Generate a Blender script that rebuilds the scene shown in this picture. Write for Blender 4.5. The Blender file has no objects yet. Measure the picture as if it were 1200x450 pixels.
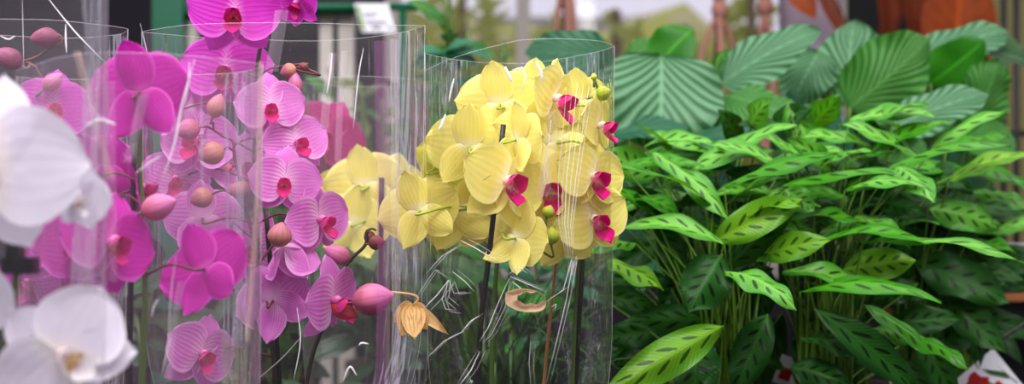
import bpy, math, random
from mathutils import Vector, Matrix, noise
random.seed(11)
S = bpy.context.scene
COL = S.collection
CAMZ = 1.2
def sc(Y): return Y / 1680.0                       # metres per pixel at depth Y
def at(px, py, Y): return Vector(((px-600)*sc(Y), Y, CAMZ+(225-py)*sc(Y)))
BENCH = 0.78

# ------------------------------------------------------------------ materials
class NB:
    def __init__(s, name):
        s.m = bpy.data.materials.new(name); s.m.use_nodes = True
        s.t = s.m.node_tree; s.t.nodes.clear()
        s.out = s.t.nodes.new('ShaderNodeOutputMaterial')
    def n(s, typ, **kw):
        nd = s.t.nodes.new(typ)
        for k, v in kw.items():
            if k.startswith('i_'):
                key = k[2:].replace('_', ' ')
                s.put(nd.inputs[key], v)
            else: setattr(nd, k, v)
        return nd
    def put(s, sock, v):
        if isinstance(v, bpy.types.NodeSocket): s.t.links.new(v, sock)
        elif isinstance(v, (tuple, list)) and len(v) == 3 and sock.type == 'RGBA': sock.default_value = (*v, 1)
        else: sock.default_value = v
    def math(s, op, a, b=None, c=None):
        nd = s.t.nodes.new('ShaderNodeMath'); nd.operation = op
        s.put(nd.inputs[0], a)
        if b is not None: s.put(nd.inputs[1], b)
        if c is not None: s.put(nd.inputs[2], c)
        return nd.outputs[0]
    def sm(s, x, lo, hi):                           # smoothstep of x from lo to hi (lo may exceed hi)
        nd = s.t.nodes.new('ShaderNodeMapRange'); nd.interpolation_type = 'SMOOTHSTEP'
        s.put(nd.inputs[0], x)
        if lo <= hi: nd.inputs[1].default_value, nd.inputs[2].default_value = lo, hi; nd.inputs[3].default_value, nd.inputs[4].default_value = 0, 1
        else: nd.inputs[1].default_value, nd.inputs[2].default_value = hi, lo; nd.inputs[3].default_value, nd.inputs[4].default_value = 1, 0
        return nd.outputs[0]
    def mix(s, f, a, b):
        nd = s.t.nodes.new('ShaderNodeMix'); nd.data_type = 'RGBA'
        s.put(nd.inputs[0], f); s.put(nd.inputs[6], a); s.put(nd.inputs[7], b)
        return nd.outputs[2]
    def uv(s):
        nd = s.n('ShaderNodeUVMap'); x = s.n('ShaderNodeSeparateXYZ')
        s.t.links.new(nd.outputs[0], x.inputs[0]); return x.outputs[0], x.outputs[1], nd.outputs[0]
    def noise(s, scale, detail=2.0, vec=None, rough=.5):
        nd = s.n('ShaderNodeTexNoise'); nd.inputs['Scale'].default_value = scale; nd.inputs['Detail'].default_value = detail
        nd.inputs['Roughness'].default_value = rough
        if vec is None: vec = s.n('ShaderNodeTexCoord').outputs['Object']
        s.t.links.new(vec, nd.inputs['Vector']); return nd.outputs[0]
    def bump(s, h, st=.3, d=.002):
        return s.n('ShaderNodeBump', i_Strength=st, i_Distance=d, i_Height=h).outputs[0]
    def fin(s, sock): s.t.links.new(sock, s.out.inputs[0]); return s.m
    def pbr(s, col, rough=.5, nrm=None, transl=0, tcol=None, metal=0, spec=.5):
        p = s.n('ShaderNodeBsdfPrincipled', i_Base_Color=col, i_Roughness=rough, i_Metallic=metal)
        s.put(p.inputs['Specular IOR Level'], spec)
        if nrm is not None: s.put(p.inputs['Normal'], nrm)
        if not transl: return s.fin(p.outputs[0])
        t = s.n('ShaderNodeBsdfTranslucent', i_Color=tcol if tcol is not None else col)
        mx = s.n('ShaderNodeMixShader'); mx.inputs[0].default_value = transl
        s.t.links.new(p.outputs[0], mx.inputs[1]); s.t.links.new(t.outputs[0], mx.inputs[2])
        return s.fin(mx.outputs[0])

def lin(r, g, b):                                   # 0-255 display colour -> linear
    f = lambda c: (c/255/12.92 if c/255 <= .04045 else ((c/255+.055)/1.055)**2.4)
    return (f(r), f(g), f(b))

def plain(name, col, rough=.6, var=.25, scale=30, metal=0, spec=.5, transl=0):
    b = NB(name); nz = b.noise(scale, 3)
    c = b.mix(b.math('MULTIPLY', nz, var), col, tuple(x*.45 for x in col))
    return b.pbr(c, rough, b.bump(nz, .15, .001), metal=metal, spec=spec, transl=transl)

def petal_mat(name, main, centre, edge, vein, vstr, vfreq=26, tr=.42, cw=.35, deep=None):
    b = NB(name); u, v, uv = b.uv()
    vv = b.math('SUBTRACT', b.math('MULTIPLY', v, 2), 1); av = b.math('ABSOLUTE', vv)
    nz = b.noise(40, 2)
    nz2 = b.noise(170, 2)
    c = b.mix(b.sm(u, cw, .02), main, centre)
    if deep is not None: c = b.mix(b.math('MULTIPLY', b.sm(nz, .4, .7), .5), c, deep)
    st = b.math('SINE', b.math('ADD', b.math('MULTIPLY', vv, vfreq), b.math('MULTIPLY', nz, 5)))
    st = b.math('MULTIPLY', b.sm(st, .1, .95), b.math('MULTIPLY', b.sm(u, 1.0, .55), vstr))
    c = b.mix(st, c, vein)
    ed = b.math('MAXIMUM', b.sm(av, .78, 1.0), b.sm(u, .9, 1.0))
    c = b.mix(b.math('MULTIPLY', ed, .75), c, edge)
    hb = b.math('ADD', b.math('MULTIPLY', b.math('SINE', b.math('MULTIPLY', vv, vfreq)), .5), nz2)
    return b.pbr(c, .55, b.bump(hb, .16, .0008), tr, c, spec=.25)

def lip_mat(name, tip, base, throat):
    b = NB(name); u, v, uv = b.uv(); nz = b.noise(220, 2)
    c = b.mix(b.sm(u, .02, .35), base, tip)
    c = b.mix(b.math('MULTIPLY', b.sm(u, .4, .05), b.sm(nz, .48, .62)), c, throat)
    return b.pbr(c, .4, None, .2, c)

def bud_mat(name, a, c2):
    b = NB(name); u, v, uv = b.uv(); nz = b.noise(60, 2)
    st = b.sm(b.math('SINE', b.math('MULTIPLY', v, 2*math.pi*12)), .3, 1)
    c = b.mix(b.sm(u, .15, .9), a, c2)
    c = b.mix(b.math('MULTIPLY', st, .3), c, tuple(x*.45 for x in a))
    c = b.mix(b.math('MULTIPLY', nz, .35), c, tuple(x*.6 for x in c2))
    return b.pbr(c, .5, None, .12, c)

def calathea_mat(name, light, mid, dark, spec=.38, tr=.33, spots=1.0):
    b = NB(name); u, v, uv = b.uv()
    vv = b.math('SUBTRACT', b.math('MULTIPLY', v, 2), 1); av = b.math('ABSOLUTE', vv)
    side = b.math('MULTIPLY', b.math('GREATER_THAN', vv, 0), .5)
    ph = b.math('ADD', b.math('SUBTRACT', b.math('MULTIPLY', u, 5.4), b.math('MULTIPLY', av, 1.35)), side)
    f = b.math('FRACT', ph)
    df = b.math('DIVIDE', b.math('SUBTRACT', f,   .5), .2); da = b.math('DIVIDE', b.math('SUBTRACT', av, .34), .25)
    r = b.math('ADD', b.math('MULTIPLY', df, df), b.math('MULTIPLY', da, da))
    nz = b.noise(90, 2)
    r = b.math('ADD', r, b.math('MULTIPLY', b.math('SUBTRACT', nz, .5), 1.5))
    spot = b.math('MULTIPLY', b.sm(r, .95, .55), b.math('MULTIPLY', b.sm(u, .03, .1), b.sm(u, .97, .88)))
    vein = b.sm(b.math('SINE', b.math('MULTIPLY', b.math('SUBTRACT', u, b.math('MULTIPLY', av, .16)), 150)), .2, 1)
    c = b.mix(b.math('MULTIPLY', b.sm(av, .25, 1), .75), light, mid)
    c = b.mix(b.math('MULTIPLY', vein, .22), c, tuple(x*.55 for x in mid))
    big = b.noise(7, 1)
    c = b.mix(b.math('MULTIPLY', b.sm(big, .45, .7), .35), c, mid)
    c = b.mix(b.math('MULTIPLY', spot, .9*spots), c, dark)
    c = b.mix(b.sm(av, .05, .015), c, tuple(x*1.15 for x in light))
    h = b.math('ADD', b.math('MULTIPLY', vein, .5), nz)
    tc = b.mix(.5, c, (.26, .5, .02))
    return b.pbr(c, .3, b.bump(h, .35, .0011), tr, tc, spec=spec)

def orbifolia_mat(name, light, dark, freq=9.5, tr=.3):
    b = NB(name); u, v, uv = b.uv()
    vv = b.math('SUBTRACT', b.math('MULTIPLY', v, 2), 1); av = b.math('ABSOLUTE', vv)
    nz = b.noise(25, 1)
    ph = b.math('SUBTRACT', u, b.math('ADD', b.math('MULTIPLY', av, .85), b.math('MULTIPLY', b.math('MULTIPLY', av, av), -.36)))
    ph = b.math('ADD', ph, b.math('MULTIPLY', nz, .03))
    s1 = b.math('SINE', b.math('MULTIPLY', ph, freq*2*math.pi))
    st = b.math('MULTIPLY', b.sm(s1, -.5, .95), b.math('ADD', .6, b.math('MULTIPLY', b.noise(14, 2), .6)))
    c = b.mix(st, light, dark)
    c = b.mix(b.sm(av, .05, .02), c, tuple(x*1.2 for x in light))
    fine = b.math('SINE', b.math('MULTIPLY', ph, freq*8*math.pi))
    c = b.mix(b.math('MULTIPLY', b.sm(fine, .3, 1), .15), c, dark)
    return b.pbr(c, .4, b.bump(b.math('ADD', s1, b.math('MULTIPLY', fine, .3)), .45, .002), tr, b.mix(.5, c, (.2, .5, .03)), spec=.4)

def leaf_mat(name, a, b2, tr=.3, rough=.4, veins=60):
    b = NB(name); u, v, uv = b.uv()
    vv = b.math('SUBTRACT', b.math('MULTIPLY', v, 2), 1); av = b.math('ABSOLUTE', vv)
    nz = b.noise(12, 2)
    c = b.mix(b.sm(nz, .35, .65), a, b2)
    vein = b.sm(b.math('SINE', b.math('MULTIPLY', b.math('SUBTRACT', u, b.math('MULTIPLY', av, .3)), veins)), .5, 1)
    c = b.mix(b.math('MULTIPLY', vein, .25), c, tuple(x*.5 for x in b2))
    c = b.mix(b.sm(av, .08, .02), c, tuple(min(1, x*1.4) for x in a))
    return b.pbr(c, rough, b.bump(vein, .25, .001), tr, c)

def film_mat(name, tint, haze, gl, hazecol=(.9, .86, .92), wr=1.0, rough=.1, crink=.0):
    """thin clear plastic: lets light through, mirrors at a slant, a trace of milky scatter"""
    b = NB(name)
    oc = b.n('ShaderNodeTexCoord').outputs['Object']
    mp = b.n('ShaderNodeMapping'); mp.inputs['Scale'].default_value = (1, 1, .13); b.t.links.new(oc, mp.inputs[0])
    n1 = b.noise(55, 2, mp.outputs[0]); n2 = b.noise(16, 1, oc)
    h = b.math('ADD', b.math('MULTIPLY', n1, .7), b.math('MULTIPLY', n2, .6))
    if crink:
        vo = b.n('ShaderNodeTexVoronoi'); vo.feature = 'F1'; vo.inputs['Scale'].default_value = 24
        mp2 = b.n('ShaderNodeMapping'); mp2.inputs['Scale'].default_value = (1, 1, .45); mp2.inputs['Rotation'].default_value = (.3, .5, 0)
        b.t.links.new(oc, mp2.inputs[0]); b.t.links.new(mp2.outputs[0], vo.inputs['Vector'])
        uu, vv_, _ = b.uv()
        h = b.math('ADD', h, b.math('MULTIPLY', b.math('MULTIPLY', vo.outputs['Distance'], crink), b.sm(vv_, .66, .5)))
    nr = b.bump(h, wr*.5, .012)
    tr = b.n('ShaderNodeBsdfTransparent', i_Color=tint)
    g = b.n('ShaderNodeBsdfGlossy', i_Color=(.95, .94, .97), i_Roughness=rough, i_Normal=nr)
    d = b.n('ShaderNodeBsdfDiffuse', i_Color=hazecol); tl = b.n('ShaderNodeBsdfTranslucent', i_Color=hazecol)
    md = b.n('ShaderNodeMixShader'); md.inputs[0].default_value = .5
    b.t.links.new(d.outputs[0], md.inputs[1]); b.t.links.new(tl.outputs[0], md.inputs[2])
    m1 = b.n('ShaderNodeMixShader'); m1.inputs[0].default_value = haze
    b.t.links.new(tr.outputs[0], m1.inputs[1]); b.t.links.new(md.outputs[0], m1.inputs[2])
    fr = b.n('ShaderNodeLayerWeight', i_Blend=.16, i_Normal=nr).outputs['Fresnel']
    fac = b.math('MINIMUM', b.math('MULTIPLY', fr, gl), .5)
    m2 = b.n('ShaderNodeMixShader'); b.put(m2.inputs[0], fac)
    b.t.links.new(m1.outputs[0], m2.inputs[1]); b.t.links.new(g.outputs[0], m2.inputs[2])
    return b.fin(m2.outputs[0])

M = {}
M['yellow'] = petal_mat('yellow_petal', lin(247, 238, 140), lin(253, 248, 215), lin(250, 243, 170), lin(240, 226, 115), .2, 26, .3, .28, lin(242, 228, 112))
M['yellowgreen'] = petal_mat('lime_petal', lin(232, 232, 96), lin(222, 232, 110), lin(240, 240, 140), lin(205, 215, 70), .3, 26, .34, .3)
M['pink'] = petal_mat('veined_pink_petal', lin(232, 146, 220), lin(248, 218, 242), lin(242, 186, 234), lin(205, 80, 182), .5, 38, .32, .45, lin(216, 104, 200))
M['magenta'] = petal_mat('magenta_petal', lin(202, 48, 172), lin(224, 104, 198), lin(226, 105, 208), lin(175, 26, 140), .35, 34, .3, .2, lin(190, 36, 160))
M['deep'] = petal_mat('deep_magenta_petal', lin(188, 40, 128), lin(200, 80, 150), lin(205, 70, 150), lin(150, 20, 95), .4, 26, .38, .2)
M['topmagenta'] = petal_mat('bright_magenta_petal', lin(220, 76, 205), lin(240, 170, 232), lin(232, 120, 220), lin(178, 30, 150), .45, 38, .32, .25, lin(205, 55, 185))
M['white'] = petal_mat('white_petal', lin(236, 230, 242), lin(248, 244, 236), lin(250, 246, 254), lin(232, 222, 240), .12, 24, .3, .3)
M['lip_yellow'] = lip_mat('magenta_lip', lin(214, 30, 130), lin(252, 220, 225), lin(190, 60, 40))
M['lip_pink'] = lip_mat('rosy_lip', lin(222, 60, 140), lin(236, 120, 165), lin(180, 50, 30))
M['lip_magenta'] = lip_mat('ruddy_lip', lin(196, 50, 130), lin(214, 110, 90), lin(150, 50, 30))
M['lip_white'] = lip_mat('cream_lip', lin(250, 244, 246), lin(240, 205, 120), lin(210, 150, 60))
M['col_pink'] = plain('pink_column', lin(240, 130, 200), .4, .2)
M['col_cream'] = plain('cream_column', lin(252, 226, 226), .4, .2)
M['bud_pink'] = bud_mat('pink_bud', lin(206, 110, 130), lin(225, 130, 185))
M['bud_mauve'] = bud_mat('mauve_bud', lin(132, 56, 84), lin(164, 72, 118))
M['bud_tan'] = bud_mat('tan_bud', lin(205, 140, 110), lin(200, 120, 140))
M['bud_red'] = bud_mat('red_bud', lin(225, 70, 70), lin(230, 90, 110))
M['bud_brown'] = bud_mat('brown_bud', lin(120, 70, 50), lin(150, 60, 70))
M['bud_green'] = bud_mat('lime_bud', lin(165, 195, 40), lin(215, 220, 80))
M['stem_green'] = plain('green_stem', lin(84, 110, 40), .45, .4)
M['stem_dark'] = plain('dark_stem', lin(52, 48, 30), .5, .4)
M['stem_brown'] = plain('brown_stem', lin(120, 62, 66), .5, .4)
M['stalk_lime'] = plain('lime_stalk', lin(170, 190, 60), .45, .25)
M['stake'] = plain('black_stake', lin(30, 24, 28), .45, .3)
M['bamboo'] = plain('tan_stick', lin(165, 120, 80), .6, .4)
M['clip'] = plain('black_plastic', lin(22, 22, 26), .35, .2)
M['dry'] = petal_mat('withered_petal', lin(242, 206, 148), lin(232, 190, 124), lin(248, 220, 165), lin(190, 140, 80), .5, 18, .35, .2)
M['dryskin'] = petal_mat('dry_petal', lin(236, 200, 170), lin(225, 180, 140), lin(242, 215, 190), lin(215, 170, 135), .3, 14, .35, .2)
M['orchid_leaf'] = leaf_mat('orchid_leaf', lin(58, 96, 50), lin(40, 76, 40), .15, .35, 3)
M['grass'] = leaf_mat('grassy_leaf', lin(66, 104, 40), lin(34, 68, 26), .25, .45, 1)
M['cal_a'] = calathea_mat('calathea_light', lin(118, 184, 70), lin(52, 130, 34), lin(10, 44, 20), tr=.26)
M['cal_b'] = calathea_mat('calathea_bright', lin(84, 158, 32), lin(44, 122, 22), lin(14, 54, 16), tr=.32)
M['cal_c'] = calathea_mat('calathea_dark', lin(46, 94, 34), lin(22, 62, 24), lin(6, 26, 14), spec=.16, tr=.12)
M['cal_d'] = calathea_mat('calathea_yellow', lin(132, 182, 48), lin(80, 146, 34), lin(28, 74, 20), tr=.36)
M['petiole'] = plain('leaf_stalk', lin(92, 128, 36), .5, .45)
M['orb_a'] = orbifolia_mat('silver_striped_leaf', lin(112, 158, 122), lin(30, 88, 46), 8.5)
M['orb_b'] = orbifolia_mat('green_striped_leaf', lin(92, 150, 76), lin(40, 106, 40), 9.5, tr=.35)
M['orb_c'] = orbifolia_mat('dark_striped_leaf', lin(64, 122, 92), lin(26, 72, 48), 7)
M['orb_d'] = leaf_mat('plain_underleaf', lin(70, 150, 36), lin(44, 118, 26), .4, .45, 70)
M['rust'] = leaf_mat('rust_leaf', lin(168, 80, 26), lin(146, 62, 18), .25, .6, 40)
M['rust_dark'] = leaf_mat('dark_rust_leaf', lin(120, 52, 20), lin(96, 38, 16), .2, .6, 40)
M['bush_a'] = leaf_mat('bush_leaf', lin(84, 140, 66), lin(54, 108, 52), .35, .45, 30)
M['bush_b'] = leaf_mat('olive_leaf', lin(128, 140, 88), lin(92, 110, 70), .35, .5, 30)
M['bush_c'] = leaf_mat('teal_leaf', lin(70, 140, 104), lin(40, 104, 72), .3, .4, 30)
M['pale_trunk'] = plain('pale_trunk', lin(170, 150, 140), .8, .3)
M['out_leaf'] = leaf_mat('outdoor_leaf', lin(226, 228, 150), lin(204, 214, 128), .5, .6, 20)
M['film_clear'] = film_mat('clear_film', (.98, .98, .98), .035, .42, crink=.0)
M['film_crinkle'] = film_mat('crinkled_film', (.975, .98, .97), .02, .6, crink=1.2, wr=1.2, rough=.07)
M['film_hazy'] = film_mat('hazy_film', (.985, .97, .985), .07, .5, (.9, .72, .88))
def edge_glint_mat(name, col, al, rough=.2):
    b = NB(name); p = b.n('ShaderNodeBsdfPrincipled', i_Base_Color=col, i_Roughness=rough); t = b.n('ShaderNodeBsdfTransparent')
    mx = b.n('ShaderNodeMixShader'); mx.inputs[0].default_value = al
    b.t.links.new(t.outputs[0], mx.inputs[1]); b.t.links.new(p.outputs[0], mx.inputs[2]); return b.fin(mx.outputs[0])
M['film_edge'] = edge_glint_mat('film_edge', lin(235, 230, 236), .5)  # serves real rims and seams, and painted glint lines
M['film_crease'] = edge_glint_mat('film_crease', lin(255, 252, 255), .7, .15)  # whitish colour that paints the highlights of creases
M['film_soft'] = edge_glint_mat('film_soft_fold', lin(245, 225, 240), .15, .15)  # soft sheen of the film put into pale strips
M['film_violet'] = edge_glint_mat('film_violet_fold', lin(214, 130, 200), .14, .2)  # violet reflection along the film overlap, put into colour
M['film_tan'] = edge_glint_mat('film_tan_fold', lin(235, 205, 180), .3, .2)  # tan sleeve edge with its cream haze put into colour
M['pot'] = plain('brown_pot', lin(60, 40, 34), .5, .3)
M['pot_clear'] = plain('grey_pot', lin(58, 54, 56), .4, .3)
M['pot_red'] = plain('terracotta', lin(150, 72, 52), .65, .35)
M['soil'] = plain('potting_soil', lin(50, 38, 30), .95, .6, 120)

# ------------------------------------------------------------------ objects
class MB:
    def __init__(s): s.v, s.f, s.uv = [], [], []
    def grid(s, pts, nu, nv, uvs, closed=False):
        b = len(s.v); s.v += pts
        for i in range(nu-1):
            for j in range(nv if closed else nv-1):
                j2 = (j+1) % nv
                s.f.append((b+i*nv+j, b+i*nv+j2, b+(i+1)*nv+j2, b+(i+1)*nv+j))
                a = [uvs[i*nv+j], uvs[i*nv+j2], uvs[(i+1)*nv+j2], uvs[(i+1)*nv+j]]
                if closed and j2 == 0: a[1] = (a[1][0], 1.0); a[2] = (a[2][0], 1.0)
                s.uv += a
    def face(s, pts, uv=None):
        b = len(s.v); s.v += [Vector(p) for p in pts]; s.f.append(tuple(range(b, b+len(pts))))
        s.uv += uv or [(0, 0), (1, 0), (1, 1), (0, 1)][:len(pts)] + [(0, 0)]*max(0, len(pts)-4)
    def box(s, lo, hi, R=None, c=None):
        (x0, y0, z0), (x1, y1, z1) = lo, hi
        P = [Vector(p) for p in ((x0,y0,z0),(x1,y0,z0),(x1,y1,z0),(x0,y1,z0),(x0,y0,z1),(x1,y0,z1),(x1,y1,z1),(x0,y1,z1))]
        if R is not None: P = [R @ p + Vector(c) for p in P]
        for q in ((3,2,1,0),(4,5,6,7),(0,1,5,4),(1,2,6,5),(2,3,7,6),(3,0,4,7)): s.face([P[i] for i in q])
    def tube(s, pts, r, n=8, cap=True):
        m = len(pts); rs = r if isinstance(r, (list, tuple)) else [r]*m
        P, U = [], []; up = None
        for i, p in enumerate(pts):
            t = (pts[min(i+1, m-1)]-pts[max(i-1, 0)])
            t = t.normalized() if t.length > 1e-9 else Vector((0, 0, 1))
            if up is None: up = t.orthogonal().normalized()
            up = (up - t*up.dot(t)); up = up.normalized() if up.length > 1e-6 else t.orthogonal().normalized()
            w = t.cross(up)
            for j in range(n):
                a = 2*math.pi*j/n
                P.append(p + (up*math.cos(a) + w*math.sin(a))*rs[i]); U.append((i/max(1, m-1), j/n))
        b = len(s.v); s.grid(P, m, n, U, True)
        if cap:
            s.f.append(tuple(b+j for j in reversed(range(n)))); s.uv += [(0, 0)]*n
            s.f.append(tuple(b+(m-1)*n+j for j in range(n))); s.uv += [(1, 0)]*n
    def lathe(s, prof, c, n=28, ax=None):
        P, U = [], []
        for i, (r, z) in enumerate(prof):
            for j in range(n):
                a = 2*math.pi*j/n
                p = Vector((r*math.cos(a), r*math.sin(a), z))
                if ax is not None: p = ax @ p
                P.append(Vector(c)+p); U.append((i/(len(prof)-1), j/n))
        s.grid(P, len(prof), n, U, True)
    def build(s, name, m, parent=None, smooth=True, origin=None):
        o0 = Vector(origin) if origin is not None else (WL[parent.name] if parent is not None else Vector())
        me = bpy.data.meshes.new(name)
        me.from_pydata([tuple(p-o0) for p in s.v], [], s.f)
        ul = me.uv_layers.new(name='UVMap'); flat = [c for q in s.uv for c in q]
        ul.data.foreach_set('uv', flat)
        if smooth: me.polygons.foreach_set('use_smooth', [True]*len(me.polygons))
        me.materials.append(m); me.update()
        o = bpy.data.objects.new(name, me); COL.objects.link(o)
        if parent is not None:
            o.parent = parent; o.location = o0 - WL[parent.name]
        else: o.location = o0
        WL[o.name] = Vector(o0)
        return o
WL = {}                                             # world location of each object's origin
def tag(o, label=None, cat=None, group=None, kind=None):
    for k, v in (('label', label), ('category', cat), ('group', group), ('kind', kind)):
        if v: o[k] = v
    return o
def empty(name, loc, label, cat, group=None):
    o = bpy.data.objects.new(name, None); COL.objects.link(o); o.location = loc; o.empty_display_size = .03
    WL[o.name] = Vector(loc); return tag(o, label, cat, group)
def struct(mb, name, m, smooth=False):
    return tag(mb.build(name, m, None, smooth), kind='structure')

def smooth_path(pts, k=6):                          # Catmull-Rom through points
    if len(pts) < 3: return [pts[0].lerp(pts[-1], i/k) for i in range(k+1)]
    P = [pts[0]*2-pts[1]] + list(pts) + [pts[-1]*2-pts[-2]]; out = []
    for i in range(1, len(P)-2):
        a, b, c, d = P[i-1], P[i], P[i+1], P[i+2]
        for j in range(k):
            t = j/k
            out.append(.5*((2*b)+(c-a)*t+(2*a-5*b+4*c-d)*t*t+(3*b-a-3*c+d)*t**3))
    return out + [pts[-1]]

def sst(x, a, b):
    t = max(0, min(1, (x-a)/(b-a))); return t*t*(3-2*t)

# ------------------------------------------------------------------ flowers
def petal(mb, ang, L, W, T, p=.85, q=.62, bend=.0, cup=.12, off=0, tilt=0, claw=0, ruffle=.02, nu=15, nv=13, twist=0):
    """one petal in the flower's own frame (x right, z up, -y towards the viewer), mapped by T"""
    ca, sa = math.cos(ang), math.sin(ang); P, U = [], []
    ph = random.random()*6.28; ph2 = random.random()*6.28
    ct, st = math.cos(tilt), math.sin(tilt)
    for i in range(nu):
        u = i/(nu-1); w = W*.5*max(0.0, math.sin(math.pi*min(.9999, max(1e-4, u))**p))**q
        w = max(w, .03*W if u < .5 else .0)
        for j in range(nv):
            v = -1+2*j/(nv-1)
            a = v*math.pi*.5*.0+v
            x = u*L*(1-.05*v*v*(u > .6)); s_ = a*w
            y = -cup*v*v*w*1.2 + bend*u*u*L + ruffle*math.sin(ph+5*u+3*v)*u*L + ruffle*.8*math.sin(ph2+7*v*u)*abs(v)
            y += twist*v*w*u
            # tilt about the base toward the viewer (-y)
            xx = x*ct - (-y)*st*-1*0; yy = y
            X = x*ct + y*st; Y_ = -x*st + y*ct
            q3 = Vector((X*ca - s_*sa, Y_+off, X*sa + s_*ca))
            P.append(T(q3)); U.append((u, .5+.5*v))
    mb.grid(P, nu, nv, U)

def rotm(yaw, pitch, roll):
    return Matrix.Rotation(math.radians(yaw), 3, 'Z') @ Matrix.Rotation(math.radians(-pitch), 3, 'X') @ Matrix.Rotation(math.radians(roll), 3, 'Y')

def nearest(path, p, below=0):
    best = min(path, key=lambda q: (q-p).length + (0 if q.z <= p.z+below else .02))
    return best

def flower(plant, px, py, Y, r, yaw=0, pitch=0, roll=0, col='pink', lip='lip_pink', colm='col_pink', close=0,
           path=None, stalk='stem_green', name='flower', wide=1.0, nolip=False, bend=.12, label=None, lipsize=1.0):
    R = r*1.1*sc(Y); C = at(px, py, Y); rm = rotm(yaw, pitch, roll)
    T = lambda p: C + rm @ (p*R)
    rad = math.radians; j = lambda a: random.uniform(-a, a)
    cl = rad(close); mb = MB()
    petal(mb, rad(90+j(4)), .98, .76, T, .84, .5, bend+j(.06), .15, .05, cl+j(.06), ruffle=.018)
    petal(mb, rad(-52+j(5)), .95, .70, T, .80, .5, bend+.05+j(.06), .18, .06, cl+j(.08), ruffle=.018)
    petal(mb, rad(-128+j(5)), .95, .70, T, .80, .5, bend+.05+j(.06), .18, .06, cl+j(.08), ruffle=.018)
    petal(mb, rad(10+j(5)), 1.0*wide, 1.24, T, .72, .45, bend*.7+j(.07), .10+j(.06), -.02, cl*.9+j(.06), ruffle=.022)
    petal(mb, rad(170+j(5)), 1.0*wide, 1.24, T, .72, .45, bend*.7+j(.07), .10+j(.06), -.025, cl*.9+j(.06), ruffle=.022)
    f = mb.build(name, M[col], plant, origin=C)
    if label: f['label'] = label
    if not nolip:
        k = .46*lipsize; lb = MB()
        def TL(base, rx, rz=0):
            m = Matrix.Rotation(rz, 3, 'Z') @ Matrix.Rotation(rx, 3, 'X')
            return lambda p: T(Vector(base) + m @ p)
        # mid lobe: tongue out and down, side lobes: two raised wings
        petal(lb, rad(-90), k*1.2, k*.84, TL((0, -.12, -.08), rad(-30)), 1.25, .8, -.35, .5, 0, 0, ruffle=.01, nu=10, nv=9)
        for s_ in (-1, 1):
            petal(lb, rad(90-48*s_), k*.85, k*.76, TL((.05*s_, -.14, -.10), rad(24), rad(-38*s_)), .7, .6, -.45, .35, 0, 0, ruffle=.01, nu=9, nv=9)
        lb.build('lip', M[lip], f, origin=C)
        cb = MB(); N = 9
        prof = [(.001, 0), (.075, .02), (.085, .10), (.095, .17), (.07, .23), (.001, .26)]
        ax = Matrix.Rotation(rad(75), 3, 'X')
        cb.lathe([(a*R, z*R) for a, z in prof], C + rm @ (Vector((0, 0, .0))*R), 10, rm @ ax)
        cb.build('column', M[colm], f, origin=C)
    if path:
        back = T(Vector((0, .06, 0))); b2 = T(Vector((0, .42, -.08))); q = nearest(path, b2)
        d = (q-b2).length
        if d < .16:
            mid = b2.lerp(q, .5) + Vector((0, 0, .12*d))
            tb = MB(); pts = smooth_path([back, b2, mid, q], 5)
            n = len(pts); tb.tube(pts, [R*.024+.0002]*n, 7)
            tb.build('flower_stalk', M[stalk], f, origin=C)
    return f

def bud(plant, px, py, Y, ln, wd, ang, m, path=None, stalk='stem_green', yaw=0, name='bud', label=None, hook=0):
    """egg-shaped bud; ang: image direction of its tip in degrees"""
    C = at(px, py, Y); s = sc(Y); a = math.radians(ang)
    d = Vector((math.cos(a), math.sin(yaw), math.sin(a))).normalized()
    side = d.orthogonal().normalized(); up = d.cross(side)
    n = 24; nu = 14; P, U = [], []
    for i in range(nu):
        u = i/(nu-1); r = wd*.5*s*max(.02, math.sin(math.pi*u**.85))**.72
        for j in range(n):
            t = 2*math.pi*j/n
            rr = r*(1-.10*abs(math.cos(1.5*t))**10*math.sin(math.pi*u))*(1+.05*math.cos(3*t))
            P.append(C + d*(u-.5)*ln*s + (side*math.cos(t)+up*math.sin(t))*rr); U.append((u, j/n))
    mb = MB(); mb.grid(P, nu, n, U, True)
    o = mb.build(name, M[m], plant, origin=C)
    if label: o['label'] = label
    if path:
        b0 = C - d*.48*ln*s; q = nearest(path, b0); L = (q-b0).length
        if L < .16:
            tb = MB(); pts = smooth_path([b0 + d*.02*ln*s, b0 - d*min(.3*L, .012), b0.lerp(q, .6)+Vector((0, 0, .1*L)), q], 5)
            tb.tube(pts, .0011+.0000*L, 7); tb.build('bud_stalk', M[stalk], o, origin=C)
    return o

def pxpath(lst, Y, k=6):
    return smooth_path([at(p[0], p[1], p[2] if len(p) > 2 else Y) for p in lst], k)

def stem(plant, lst, Y, r0, r1, m, name='stem'):
    pts = pxpath(lst, Y); n = len(pts)
    mb = MB(); mb.tube(pts, [r0+(r1-r0)*i/(n-1) for i in range(n)], 9)
    mb.build(name, M[m], plant); return pts

def pot(plant, base, r, h, m='pot_clear', soil=True):
    mb = MB(); b = Vector(base)
    mb.lathe([(.001, 0), (r*.74, 0), (r*.76, .004), (r*.95, h*.86), (r*1.02, h*.87), (r*1.03, h), (r*.95, h), (r*.93, h*.88)], b, 30)
    o = mb.build('pot', M[m], plant)
    sb = MB(); sb.lathe([(r*.93, h*.87), (r*.6, h*.885), (.001, h*.9)], b, 24); sb.build('soil', M['soil'], o)
    return o

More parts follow.
